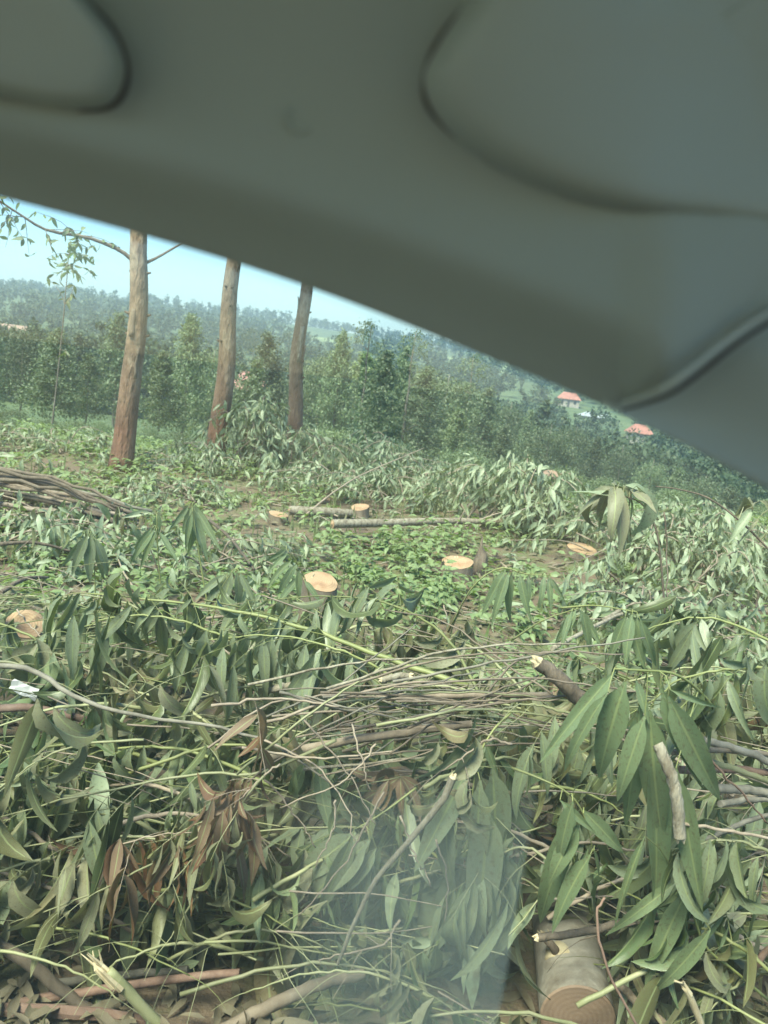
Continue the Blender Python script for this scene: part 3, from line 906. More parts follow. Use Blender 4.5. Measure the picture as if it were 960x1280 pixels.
# slab beside the second stump
def slab():
    a = ground_pt(598, 712, .05); mb = MB()
    b = at_y(603, 672, a.y)
    mb.tube([V3((0, 0, -.08)), V3((.005, 0, .06)), V3((.015, .01, .14)), (b - a) * .7, b - a], [.085, .075, .05, .016, .008], 9, rough=.18)
    o = mb.build('bark_slab', M['bark_dark']); o.location = a
    tag(o, 'dark upright splintered slab of bark leaning by the round stump', 'bark')
slab()
stick('fallen_log', 'pale fallen log lying left of the small middle stump', [ground_pt(362, 637, .12), ground_pt(400, 641, .12), ground_pt(440, 643, .12)], .055, .05, 'bark_pale', None, 'log', 1, ends={0: 'sawn', 1: 'sawn'})
stick('fallen_log', 'long thin pale log lying across the clearing in front of the drooping brush', [ground_pt(415, 658, .16), ground_pt(500, 656, .18), ground_pt(570, 656, .17), ground_pt(660, 661, .15)], .048, .036, 'bark_pale', None, 'log', 2, ends={0: 'sawn'})
stick('fallen_pole', 'thin pole under the long pale log', [ground_pt(400, 648, .05), ground_pt(470, 652, .05), ground_pt(540, 655, .05)], .03, .02, 'bark_brown', None, 'log', 3)
for i, (a, b, c, lb) in enumerate([((372, 652), (440, 600), (530, 560), 'thin bent stem leaning from the logs up to the back brush heap'), ((500, 640), (560, 615), (640, 597), 'thin arched stem right of the small far stumps'),
                                   ((560, 680), (580, 640), (600, 612), 'slender dark shoot rising behind the round stump'), ((690, 715), (730, 700), (770, 684), 'thin pale stick beside the low pale stump')]):
    p0 = ground_pt(*a, .03); p2 = at_y(*c, p0.y + 1.2); p1 = at_y(*b, p0.y + .6)
    stick('thin_stem', lb, [p0, p1, p2], .012, .005, 'twig_dry', None, 'stick', 30 + i)
for i, (a, b) in enumerate([((690, 812), (830, 752)), ((262, 652), (318, 712)), ((0, 680), (90, 690)), ((0, 745), (60, 728)), ((755, 775), (830, 748))]):
    p0 = ground_pt(*a, .25); p1 = ground_pt(*b, .18)
    stick('fallen_stick', ['pale stick poking out right of centre behind the large hanging leaf cluster', 'dark thin stick slanting right of the star-like shoot', 'dark stick below the pole stack at the left edge', 'short dark stick above the tilted stump at the left edge', 'short pale stick on the weeds by the little low stump'][i], [p0, (p0 + p1) / 2 + V3((0, 0, .04)), p1], .016, .010, ['bark_pale', 'bark_dark', 'bark_dark', 'bark_dark', 'bark_pale'][i], None, 'stick', 50 + i)

# ------------------------------------------------------------------ stack of poles at the left
def pole_stack():
    r = random.Random(4)
    y0 = 7.05
    k = 0
    for lay in range(7):
        for q in range(6 - lay // 2):
            yy = y0 + q * .15 + r.uniform(-.04, .04) + lay * .05
            z = .04 + lay * .064 + r.uniform(-.015, .02)
            pr = r.uniform(140, 205) - lay * 5 + (q % 2) * 8
            xr = at_y(pr, 640, yy).x; xl = at_y(-190, 600, yy).x + r.uniform(-.3, .3)
            bow = r.uniform(-.03, .07)
            pts = [V3((xl, yy + r.uniform(-.2, .2), z + .02)), V3((xl * .7 + xr * .3, yy + r.uniform(-.1, .1), z + bow * .8)), V3((xl * .3 + xr * .7, yy + r.uniform(-.1, .1), z + bow)), V3((xr, yy + r.uniform(-.15, .15), z * .55 + .03))]
            stick('pole', 'long dark grey-brown pole in the stack at the left edge', pts, r.uniform(.021, .033), r.uniform(.011, .02), r.choice(['bark_brown', 'bark_grey', 'bark_dark', 'bark_dark', 'twig_dry']), 'poles in the stack at the left', 'pole', 400 + k, n=14, jit=.014)
            k += 1
    for i in range(5):
        px = 20 + i * 18
        p0 = at_y(px, 675, 6.9); p0.z = g(p0.x, 6.9); p1 = at_y(px + 8 - 3 * i, 640, 6.95)
        stick('prop_stick', 'short crooked prop stick in front of the pole stack', [p0, (p0 + p1) / 2 + V3((.03, 0, 0)), p1], .018, .012, 'bark_pale', 'prop sticks in front of the pole stack', 'stick', 460 + i, n=8)
pole_stack()

# ------------------------------------------------------------------ mid-ground brush heaps
def leaves_batch(mats, temps):
    """joined leaves: list of (matrix, template index)"""
    Vs, Qs, Us, off = [], [], [], 0
    for mt, ti in mats:
        v, q, u = temps[ti]
        A = np.array(mt)
        Vs.append(v @ A[:3, :3].T + A[:3, 3]); Qs.append(q + off); Us.append(u); off += len(v)
    return np.concatenate(Vs), np.concatenate(Qs), np.concatenate(Us)
LLOW = [leaf_template(.13, .6, .05, .35, .0, .2, 4, 2), leaf_template(.12, .9, -.08, .25, .01, -.3, 4, 2), leaf_template(.14, .3, .08, .4, .01, .5, 4, 2)]

def brush_heap(label, px, py, Y, w, d, h, nst, nlf, L, seed, mat='leaf_mid', slope=0.0):
    """tangle of cut tops: arching stems with hanging sprays of leaves"""
    r = random.Random(seed)
    c = at_y(px, py, Y); zb = g(c.x, Y)
    b = V3((c.x, Y, zb))
    root = empty('brush_heap', b, label, 'brush heap')
    mb = MB(); lv = []
    for k in range(nst):
        u, v = r.uniform(-1, 1), r.uniform(-1, 1)
        top = h * (1 - .55 * u * u) * (1 - .4 * v * v) * r.uniform(.45, 1.08)
        p0 = V3((u * w * .9 + r.uniform(-.3, .3), v * d, .05 + g(b.x + u * w, Y + v * d) - zb))
        a = r.uniform(0, 6.28)
        ln = r.uniform(.5, 1.1)
        p1 = V3((u * w + math.cos(a) * ln * .35, v * d + math.sin(a) * ln * .35, top))
        p2 = p1 + V3((math.cos(a) * ln * .6, math.sin(a) * ln * .4, -top * r.uniform(.15, .5)))
        cur = spline([p0, p1, p2], 12)
        mb.tube(cur, [.011, .003], 5, cap=False)
        for q in range(int(nlf * 1.7)):
            t = r.uniform(.3, 1) * 11
            i = min(int(t), 10); p = cur[i].lerp(cur[i + 1], t - i) + rvec(r) * .05
            td = (cur[i + 1] - cur[i]).normalized(); sd_ = rvec(r); sd_.z *= .3; sd_.normalize()
            D = (td * .4 + sd_ * .7 + V3((0, 0, -1)) * r.uniform(.3, 1.3)).normalized()
            if covers(p + b, D, L): continue
            lv.append((leaf_matrix(p, D, leafnormal(r), L * r.uniform(.45, 1.1), r.uniform(.7, 1.2)), r.randrange(3)))
    mb.build('stems', M['twig_dry'], root)
    V, Q, U = leaves_batch(lv, LLOW)
    tag(obj('foliage', mesh_np('foliage', V, Q, M[mat], U), root), kind='stuff')
for i, a in enumerate([
    ('tall pale leafy brush heap standing in front of the second and third trunks', 326, 545, 12.3, .36, .4, 1.25, 26, 30, .20),
    ('broad grey-green brush heap behind the small far stumps', 478, 590, 11.2, 1.0, .8, .55, 52, 24, .16),
    ('tangled pale brush on the ground right of the third trunk', 478, 560, 13.2, 1.0, .6, .8, 40, 24, .17),
    ('low brush right of the broad heap, below the dark woods', 575, 598, 11.6, .8, .7, .5, 36, 24, .16),
    ('drooping brush mound behind the long pale log', 655, 610, 9.8, .62, .5, .95, 44, 30, .20),
    ('low leafy brush at the foot of the first tall trunk', 215, 605, 9.6, .6, .5, .22, 26, 22, .16),
    ('low brush behind the pole stack', 60, 575, 12.2, 1.5, .8, .35, 40, 22, .15),
    ('low brush pile between the drooping mound and the curled wilted leaves', 745, 632, 10.0, .6, .6, .4, 26, 24, .17),
    ('leafy brush bank under the car trim at the right edge', 890, 640, 8.2, 1.1, .8, .75, 70, 26, .19),
    ('far right brush mound against the valley', 830, 615, 11.0, 1.0, .6, .6, 44, 24, .18),
    ('slash strewn on the weeds at right, below the curled leaves', 880, 720, 6.0, .8, .7, .42, 50, 24, .19),
    ('slash strewn in front of the pole stack at left', 70, 680, 6.9, .9, .6, .35, 46, 24, .18),
    ('low brush round the foot of the rightmost tall trunk', 368, 585, 12.6, .4, .3, .75, 24, 24, .17),
    ('sparse low brush at the foot of the middle tall trunk', 272, 575, 11.6, .4, .3, .45, 18, 20, .16),
    ('low slash behind the heap, left of the centre stump', 250, 690, 6.6, .8, .5, .25, 30, 22, .18),
    ]): brush_heap(*a, seed=500 + i)

# ------------------------------------------------------------------ ground cover in the clearing (uncountable)
def ground_cover():
    r = random.Random(9)
    lv = []
    ov = [leaf_template(.28, .5, 0, .3, .02, 0, 3, 2), leaf_template(.24, .8, .05, .4, .02, .3, 3, 2)]
    def dens(px, py):
        a = math.exp(-(((px - 500) / 110) ** 2 + ((py - 705) / 50) ** 2)) * 1.3
        a += .6 * math.exp(-(((px - 800) / 90) ** 2 + ((py - 705) / 40) ** 2)) + .42
        a += .45 * math.exp(-(((px - 215) / 120) ** 2 + ((py - 610) / 35) ** 2))
        if 620 < px < 760 and 690 < py < 735: a *= .25
        if 395 < px < 650 and 640 < py < 682: a *= .12
        if any(abs(px - q[0]) < 32 and -5 < py - q[1] < 15 for q in ((401, 727), (572, 703), (728, 686), (348, 643), (450, 634))): a *= .08
        if 240 < px < 400 and 640 < py < 720: a *= .3
        return a
    n = 0
    while n < 3300:
        y = 4.3 + 26 * r.random() ** 1.3; x = r.uniform(-1, 1) * (.62 * y + .8)
        px, py = pix((x, y, 0))
        if r.random() > dens(px, py) * (.4 + .6 * (noise.noise(V3((x * 1.3, y * 1.3, 4))) + .5)): continue
        n += 1
        z = g(x, y); hh = r.uniform(.06, .30); b = V3((x, y, z))
        for k in range(r.randrange(8, 18)):
            a = r.uniform(0, 6.28); t = r.random()
            p = b + V3((math.cos(a) * .07 * r.random(), math.sin(a) * .07 * r.random(), hh * t))
            D = V3((math.cos(a), math.sin(a), r.uniform(-.3, .7))); Nn = V3((-math.cos(a) * .4, -math.sin(a) * .4, 1)) + rvec(r) * .3
            lv.append((leaf_matrix(p, D, Nn, r.uniform(.05, .115) * (1 + .03 * max(0, y - 6)), r.uniform(.8, 1.2)), r.randrange(2)))
    V, Q, U = leaves_batch(lv, ov)
    tag(obj('weeds', mesh_np('weeds', V, Q, M['weed'], U)), 'bright green broadleaf weeds covering the clearing floor', 'weeds', kind='stuff')
    lv = []
    for k in range(14000):
        y = 3.8 + 30 * r.random() ** 1.4; x = r.uniform(-1, 1) * (.62 * y + .8)
        if noise.noise(V3((x * .8, y * .8, 9))) < -.15: continue
        a = r.uniform(0, 6.28)
        lv.append((leaf_matrix((x, y, g(x, y) - .01), V3((math.cos(a) * .4, math.sin(a) * .4, 1)), V3((math.cos(a), math.sin(a), .2)), r.uniform(.05, .17) * (1 + y * .03), r.uniform(.3, .55)), r.randrange(3)))
    LG = [leaf_template(.13, .6, .05, .35, 0, .2, 3, 1), leaf_template(.12, .9, -.08, .25, 0, -.3, 3, 1), leaf_template(.14, .3, .08, .4, 0, .5, 3, 1)]
    V, Q, U = leaves_batch(lv, LG)
    tag(obj('grass', mesh_np('grass', V, Q, M['grass'], U)), 'thin grass and seedlings growing through the slash', 'grass', kind='stuff')
    lv = []
    for k in range(9000):
        y = 1.7 + 13 * r.random() ** 1.4; x = r.uniform(-1, 1) * (.62 * y + .8)
        a = r.uniform(0, 6.28)
        lv.append((leaf_matrix((x, y, g(x, y) + r.uniform(.005, .04)), V3((math.cos(a), math.sin(a), r.uniform(-.15, .3))), V3((0, 0, 1)) + rvec(r) * .45, r.uniform(.05, .16), r.uniform(.7, 1.3)), r.randrange(3)))
    V, Q, U = leaves_batch(lv, LLOW)
    tag(obj('leaf_litter', mesh_np('leaf_litter', V, Q, M['litter'], U)), 'dry brown leaf litter and chips on the soil', 'litter', kind='stuff')
    lv = []; mb = MB()
    for k in range(420):
        y = 4.6 + 10 * r.random() ** 1.1; x = r.uniform(-1, 1) * (.6 * y + .6); a = r.uniform(0, 6.28); ln = r.uniform(.25, .9)
        d = V3((math.cos(a), math.sin(a), r.uniform(-.05, .25))).normalized(); p = V3((x, y, g(x, y) + r.uniform(.02, .14))); cur = [p - d * ln / 2]
        for q in range(7):
            d = (d + rvec(r) * .09 + V3((0, 0, -.03))).normalized(); cur.append(cur[-1] + d * ln / 7)
        px, py = pix(p)
        if any(abs(px - q[0]) < 30 and -20 < py - q[1] < 30 for q in ((401, 727), (572, 703), (728, 686))): continue
        mb.tube(cur, [r.uniform(.004, .011), .002], 5, cap=False)
        for q in range(r.randrange(4, 16)):
            sd_ = rvec(r); sd_.z = sd_.z * .4 - .15
            lv.append((leaf_matrix(cur[r.randrange(1, 8)], sd_, V3((0, 0, 1)) + rvec(r) * .6, r.uniform(.07, .17), r.uniform(.7, 1.2)), r.randrange(3)))
    root = empty('loose_slash', (0, 8, 0), 'loose twigs and pale cut leaves strewn over the clearing floor', 'slash'); tag(root, kind='stuff')
    tag(mb.build('twigs', M['twig_dry'], root, V3((0, -8, 0))), kind='stuff')
    V, Q, U = leaves_batch(lv, LLOW)
    tag(obj('leaves', mesh_np('leaves', V, Q, M['leaf_mid'], U), root, V3((0, -8, 0))), kind='stuff')
ground_cover()

# ------------------------------------------------------------------ the near slash heap
HY = [1.3, 1.8, 2.1, 2.5, 3.0, 3.5, 4.1, 4.8, 5.4]
HZ = [.06, .14, .34, .60, .72, .64, .36, .12, .04]
def heap(x, y):
    return float(np.interp(y, HY, HZ)) * (1 + .22 * noise.noise(V3((x * 1.4, y * 1.2, 2)))) + .04

def heap_fill():
    """everything below the branches one can pick apart"""
    r = random.Random(21)
    sets = {'leaf': [], 'leaf_olive': [], 'leaf_mid': [], 'leaf_dead': []}
    mb = MB()
    for k in range(330):
        y = r.uniform(1.5, 4.9); x = r.uniform(-1, 1) * (.62 * y + .55)
        z = heap(x, y) * r.uniform(.25, .93)
        a = r.gauss(0, .5) + (math.pi if r.random() < .5 else 0)
        d = V3((math.cos(a), math.sin(a) * .8, r.uniform(-.2, .12))); d.normalize()
        ln = r.uniform(.4, .95); p = V3((x, y, z)); cur = [p - d * ln / 2]
        for s in range(9):
            d = (d + rvec(r) * .07 + V3((0, 0, -.02))).normalized(); cur.append(cur[-1] + d * ln / 9)
        mb.tube(cur, [r.uniform(.002, .0045), .0012], 5, cap=False) if not any(covers(q, d, 0) for q in cur) else None
        mt = r.choices(['leaf', 'leaf_olive', 'leaf_mid', 'leaf_dead'], [5, 4, 2, .6])[0]
        for q in range(r.randrange(14, 24)):
            i = r.randrange(1, 9); lp = cur[i]
            sd_ = rvec(r); sd_.z *= .4; sd_.normalize()
            D = (sd_ * .8 + d * .3 + V3((0, 0, -1)) * r.uniform(.2, 1.2)).normalized()
            if covers(lp, D, .16): continue
            sets[mt].append((leaf_matrix(lp, D, leafnormal(r), r.uniform(.11, .21), r.uniform(.8, 1.25)), r.randrange(8)))
    mbt = [MB(), MB()]
    for k in range(320):
        y = r.uniform(1.8, 4.4); x = r.uniform(-1, 1) * (.6 * y + .4)
        z = heap(x, y) * r.uniform(.8, 1.1) + .02
        a = r.gauss(0, .45); d = V3((math.cos(a), math.sin(a) * .6, r.uniform(-.3, .3))).normalized()
        ln = r.uniform(.3, .9); cur = [V3((x, y, z)) - d * ln / 2]
        for s in range(9):
            d = (d + rvec(r) * .05 + V3((0, 0, -.015))).normalized(); cur.append(cur[-1] + d * ln / 9)
        if any(covers(q, d, 0) for q in cur): continue
        mbt[k % 2].tube(cur, [r.uniform(.0018, .0038), .001], 5, cap=False)
    root = empty('slash_heap', (0, 3, 0), 'dense mass of leaves and twigs filling the inside of the near slash heap', 'slash')
    o = mb.build('twigs', M['stem_olive'], root, V3((0, -3, 0))); tag(o, kind='stuff')
    for q, mq in zip(mbt, ('twig_dry', 'stem_green')): tag(q.build('twigs', M[mq], root, V3((0, -3, 0))), kind='stuff')
    for mt, lv in sets.items():
        V, Q, U = leaves_batch(lv, LT)
        o = obj('foliage', mesh_np('foliage', V, Q, M[mt], U), root, V3((0, -3, 0))); tag(o, kind='stuff')
    tag(root, kind='stuff')
heap_fill()

def PX(lst, Y=None):
    return [at_y(q[0], q[1], q[2] if len(q) > 2 else Y) for q in lst]

# ---- branches that fill the surface of the heap, each a thing of its own
LAND = [(400, 727, 'the centre stump'), (32, 780, 'the tilted stump at the left edge'), (790, 900, 'the large hanging leaf cluster'), (705, 855, 'the broken dark stub'),
        (710, 1220, 'the near sawn log'), (840, 1000, 'the pale snapped branch'), (510, 1050, 'the pale tan stick'), (340, 1245, 'the thick stick at the bottom'),
        (120, 1230, 'the reddish sticks at bottom left'), (500, 905, 'the bundle of dry twigs'), (200, 1070, 'the olive spray at lower left'), (240, 660, 'the star-shaped shoot'), (650, 735, 'the drooping shoot right of centre'), (920, 960, 'the grey sticks at the right edge')]
used = {}
def heap_label(px, py, look):
    best = min(LAND, key=lambda l: math.hypot(px - l[0], (py - l[1])))
    dx, dy = px - best[0], py - best[1]
    far = math.hypot(dx, dy)
    rel = ('just ' if far < 70 else '') + (('right of' if dx > 0 else 'left of') if abs(dx) > abs(dy) else ('below' if dy > 0 else 'above'))
    return '%s lying %s %s' % (look, rel, best[2])
def surface_branches():
    r = random.Random(33)
    spots = []
    tries = 0
    while len(spots) < 62 and tries < 4000:
        tries += 1
        y = r.uniform(1.75, 4.3); x = r.uniform(-1, 1) * (.52 * y + .25)
        p = V3((x, y, heap(x, y) * r.uniform(.85, 1.08)))
        px, py = pix(p)
        if not (-60 < px < 1020 and 775 < py < 1300): continue
        if any(math.hypot(px - a, (py - b) * 1.2) < 62 for a, b, _ in spots): continue
        if math.hypot(px - 710, py - 1230) < 95 or math.hypot(px - 130, py - 1240) < 80 or math.hypot(px - 480, py - 905) < 80: continue
        spots.append((px, py, p))
    for k, (px, py, p) in enumerate(spots):
        a = r.gauss(0, .45) + (math.pi if r.random() < .5 else 0)
        d = V3((math.cos(a), math.sin(a) * .7, r.uniform(-.1, .15))).normalized()
        ln = r.uniform(.45, .75)
        pts = [p - d * ln * .5 - V3((0, 0, .05)), p - d * ln * .1 + V3((0, 0, .03)), p + d * ln * .25 + V3((0, 0, .015)), p + d * ln * .55 - V3((0, 0, .06))]
        olive = r.random() < .33
        look = r.choice(['wilted olive leafy branch', 'dull olive branch with limp leaves']) if olive else r.choice(['dark green leafy cut branch', 'grey-green leafy cut branch', 'leafy cut eucalyptus branch'])
        for alt in [look] + (['wilted olive leafy branch', 'dull olive branch with limp leaves', 'faded olive cut branch'] if olive else ['dark green leafy cut branch', 'grey-green leafy cut branch', 'leafy cut eucalyptus branch', 'thin-stemmed leafy cut branch', 'mixed pale and dark leafy cut branch']):
            lb = heap_label(px, py, alt)
            if lb not in used: break
        used[lb] = used.get(lb, 0) + 1
        branch('cut_branch', lb, pts, r.uniform(.005, .009), .002, 6, 5, r.uniform(.18, .25), 1000 + k,
               stem='stem_olive' if olive else r.choice(['stem_olive', 'stem_green', 'twig_dry']), leaf='leaf_olive' if olive else r.choice(['leaf', 'leaf', 'leaf_fresh']),
               group='leafy branches tangled in the near heap', twl=.24, droop=1.6, mix=('leaf_olive', .2) if olive else r.choice([('leaf_mid', .3), ('leaf_olive', .2), ('leaf_mid', .15)]))
surface_branches()

# ---- hero branches, one by one
def hang_cluster(name, label, apex, leaves, Y, stem_pts, r0, mat='leaf_fresh', stem='stem_green', dY=.05, seed=0, tset=None):
    """shoot tip whose large leaves are given one by one as (base px, tip px, width ratio)"""
    r = random.Random(seed)
    tset = tset or LHERO
    cur = spline(PX(stem_pts, Y), 14)
    base = cur[0].copy()
    root = empty(name, base, label, 'branch')
    mb = MB(); mb.tube([c - base for c in cur], [r0, r0 * .4], 7, rough=.05, r=r); mb.build('stem', M[stem], root)
    for (bx, by, tx, ty, wr) in leaves:
        y0 = Y + r.uniform(-dY, dY)
        p = at_y(bx, by, y0); q = at_y(tx, ty, y0 - r.uniform(-.02, .05))
        D = q - p; L = D.length
        # short stalk joining the leaf to the nearest point of the stem
        near = min(cur, key=lambda c: (c - p).length)
        if (near - p).length > .008:
            mb = MB(); mid = (near + p) / 2 + V3((0, 0, .012)); mb.tube([near - base, mid - base, p - base], [.0018, .0013], 5, cap=False); mb.build('leaf_stalk', M[stem], root)
        Nn = -(p - CAM).normalized() + V3((r.uniform(-.55, .55), 0, r.uniform(-.1, .5)))
        i = r.randrange(len(tset))
        o = obj('leaf', leaf_mesh(tset, i, mat), root)
        mt = leaf_matrix(p - base, D, Nn, L * 1.06, wr * .8)
        o.matrix_basis = mt
    return root
hang_cluster('leafy_shoot', 'large hanging cluster of long fresh green leaves in front at right', (790, 850), [
    (782, 852, 738, 985, 1.25), (800, 882, 784, 1040, 1.05), (770, 838, 672, 950, .75), (812, 888, 822, 1062, 1.1), (795, 850, 812, 905, 1.1), (760, 865, 688, 968, .6), (806, 895, 766, 1010, 1.0),
    (838, 862, 905, 892, .7), (826, 860, 880, 985, .9), (835, 870, 912, 1025, .9), (815, 930, 832, 1150, .75), (845, 960, 878, 1140, .8)], 1.9,
    [(905, 905, 2.05), (880, 870, 1.98), (845, 843, 1.92), (800, 838, 1.9), (768, 836, 1.9)], .005, seed=1)
hang_cluster('leafy_shoot', 'green leafy twig hanging in front of the near sawn log', (700, 985), [
    (724, 1030, 680, 1110, 1.35), (738, 1068, 678, 1164, 1.0), (722, 1015, 655, 1180, .7), (728, 1012, 790, 1075, 1.1), (716, 1002, 690, 1085, 1.1), (700, 1000, 745, 1045, .9), (735, 1060, 715, 1130, .7), (742, 1060, 752, 1100, .5)], 1.86,
    [(640, 960, 1.95), (672, 972, 1.9), (708, 990, 1.87), (728, 1015, 1.86), (742, 1065, 1.85)], .0035, seed=2)
hang_cluster('leafy_shoot', 'arching green leaves beside the near log at lower right', (850, 1110), [
    (858, 1114, 800, 1235, 1.0), (846, 1102, 758, 1172, .7), (856, 1120, 840, 1200, 1.1), (888, 1162, 812, 1262, .75), (806, 1045, 756, 1165, .45), (870, 1090, 872, 1180, .8), (900, 1150, 915, 1240, .8)], 1.95,
    [(960, 1250, 2.0), (920, 1215, 1.98), (880, 1180, 1.96), (858, 1110, 1.95), (840, 1085, 1.95)], .0045, seed=3)
hang_cluster('leafy_shoot', 'broad drooping green leaves left of the pale tan stick', (440, 1020), [
    (445, 1040, 352, 1120, 1.25), (462, 1050, 368, 1140, 1.3), (470, 1060, 430, 1128, 1.0), (440, 1045, 400, 1150, 1.0), (455, 1060, 452, 1160, 1.0)], 2.1, [(520, 985, 2.2), (480, 1015, 2.14), (445, 1036, 2.1)], .004, seed=4, mat='leaf')
hang_cluster('leafy_shoot', 'long dull blue-green leaves hanging in the glare-streaked middle below the dry twigs', (600, 940), [
    (600, 920, 560, 1010, 1.2), (585, 960, 520, 1090, 1.1), (600, 975, 590, 1120, 1.2), (615, 960, 628, 1110, 1.2), (560, 1000, 545, 1140, 1.2), (610, 1010, 600, 1190, 1.2), (575, 1050, 520, 1230, 1.2), (625, 1060, 640, 1230, 1.2), (560, 1090, 560, 1250, 1.2)], 2.15,
    [(640, 890, 2.25), (615, 915, 2.2), (595, 960, 2.15), (585, 1060, 2.12)], .004, seed=5, mat='leaf')
hang_cluster('leafy_shoot', 'star-shaped drooping shoot standing up from the heap left of centre', (240, 632), [
    (240, 634, 222, 668, 1.0), (242, 632, 276, 686, .8), (238, 636, 262, 700, .9), (236, 632, 212, 664, .9), (241, 634, 242, 698, 1.0), (243, 630, 268, 668, .8), (240, 640, 228, 690, .9)], 3.6, [(262, 770, 3.6), (250, 700, 3.6), (240, 632, 3.6)], .005, seed=6)
hang_cluster('leafy_shoot', 'shoot with a single broad upright leaf left of the star-shaped shoot', (195, 645), [
    (198, 642, 196, 674, 1.4), (193, 662, 158, 706, .8), (195, 664, 172, 712, .8), (198, 664, 226, 706, .7), (190, 660, 165, 690, .8)], 3.5, [(205, 770, 3.5), (198, 700, 3.5), (196, 642, 3.5)], .005, seed=7)
hang_cluster('leafy_shoot', 'drooping fan of pale leaves right of the round stump', (640, 715), [
    (632, 712, 602, 768, 1.0), (640, 716, 628, 782, 1.0), (650, 718, 660, 776, 1.0), (660, 720, 664, 764, .9), (680, 720, 676, 760, .9), (688, 722, 706, 752, .9), (686, 720, 690, 764, .9), (636, 714, 612, 780, .9)], 3.1, [(560, 790, 3.3), (590, 735, 3.15), (625, 710, 3.1), (655, 717, 3.1), (688, 719, 3.1)], .004, seed=8)
hang_cluster('leafy_shoot', 'small fan of drooping leaves above the broken dark stub', (722, 760), [
    (720, 762, 704, 800, 1.2), (724, 762, 752, 806, 1.0), (718, 764, 690, 806, 1.0), (728, 764, 740, 820, 1.0), (715, 764, 698, 812, .9)], 2.85, [(640, 800, 3.0), (680, 775, 2.9), (724, 760, 2.85)], .004, seed=9)
hang_cluster('leafy_shoot', 'cluster of green leaves drooping above the large hanging cluster', (785, 765), [
    (790, 768, 778, 830, 1.2), (782, 770, 762, 826, 1.1), (796, 772, 806, 835, 1.1), (800, 774, 822, 840, 1.0), (788, 768, 800, 838, 1.2)], 2.5, [(700, 760, 2.7), (745, 757, 2.6), (790, 764, 2.5)], .004, seed=10)
hang_cluster('leafy_shoot', 'fan of leaves drooping beside the centre stump', (350, 685), [
    (360, 690, 335, 715, .9), (365, 700, 325, 735, .9), (370, 705, 345, 745, 1.0), (374, 712, 372, 752, 1.1), (358, 686, 330, 704, .8), (380, 725, 405, 755, .9), (376, 720, 340, 758, 1.0)], 3.5, [(390, 760, 3.5), (378, 715, 3.5), (358, 684, 3.5)], .004, seed=11)
hang_cluster('leafy_shoot', 'fan of broad leaves under the star-shaped shoot', (290, 715), [
    (285, 716, 250, 760, 1.2), (290, 714, 276, 766, 1.2), (296, 716, 304, 764, 1.1), (300, 716, 320, 756, 1.0), (282, 718, 240, 748, 1.0)], 3.3, [(262, 790, 3.3), (275, 740, 3.3), (292, 712, 3.3)], .004, seed=12, mat='leaf')
hang_cluster('leafy_shoot', 'leaves hanging above the tilted stump at left', (112, 670), [
    (110, 668, 85, 720, 1.1), (114, 668, 108, 730, 1.2), (118, 670, 128, 726, 1.1), (106, 672, 78, 710, 1.0), (120, 675, 142, 720, 1.0)], 3.6, [(120, 780, 3.6), (118, 710, 3.6), (112, 666, 3.6)], .004, seed=13, mat='leaf')
# curled wilted leaves on a thin stem
def curled(label, px, py, Y, n, L, seed, stem_pts, mat='leaf_olive', spread=.07):
    r = random.Random(seed)
    cur = spline(PX(stem_pts, Y), 16); base = cur[0].copy()
    root = empty('wilted_shoot', base, label, 'branch')
    mb = MB(); mb.tube([c - base for c in cur], [.005, .0025], 6); mb.build('stem', M['bark_dark'], root)
    c0 = at_y(px, py, Y)
    for k in range(n):
        a = r.uniform(0, 6.28)
        p = c0 + V3((r.uniform(-1, 1) * spread, r.uniform(-.6, .6) * spread, r.uniform(-.3, .5) * spread))
        D = V3((math.cos(a) * .75, math.sin(a) * .5, r.uniform(-1.3, .1)))
        make_leaf(root, base, p, D, V3((math.cos(a), math.sin(a) - .6, .3)), L * r.uniform(.7, 1.2), r.uniform(.5, .85), r, mat if k % 3 else 'leaf_mid', LCURL if k % 2 else LT)
        near = min(cur, key=lambda c: (c - p).length)
        mb = MB(); mb.tube([near - base, (near + p) / 2 - base + V3((0, 0, .015)), p - base], [.002, .0014], 4, cap=False); mb.build('leaf_stalk', M['stem_olive'], root)
curled('big curled wilted leaves on a dark bent stem, right of the low stump', 772, 612, 3.3, 18, .25, 1, [(832, 780), (826, 700), (818, 655), (800, 628), (770, 618)])
curled('brown and pale curled leaves on an arched stem at the right edge', 950, 640, 3.2, 9, .16, 2, [(990, 720), (940, 665), (890, 625), (850, 612), (820, 608)], spread=.10)
curled('pale curled dry leaves left of the star-shaped shoot', 165, 650, 5.4, 10, .17, 3, [(200, 720), (180, 670), (150, 645)], spread=.14)
curled('limp pale leaves hanging in front of the pole stack', 85, 655, 5.6, 14, .18, 4, [(20, 690), (60, 660), (110, 655), (140, 670)], spread=.30, mat='leaf_mid')
curled('few pale shrivelled leaves standing on the pole stack', 45, 570, 9.0, 6, .25, 5, [(40, 610), (42, 590), (50, 565)], spread=.2, mat='leaf_mid')

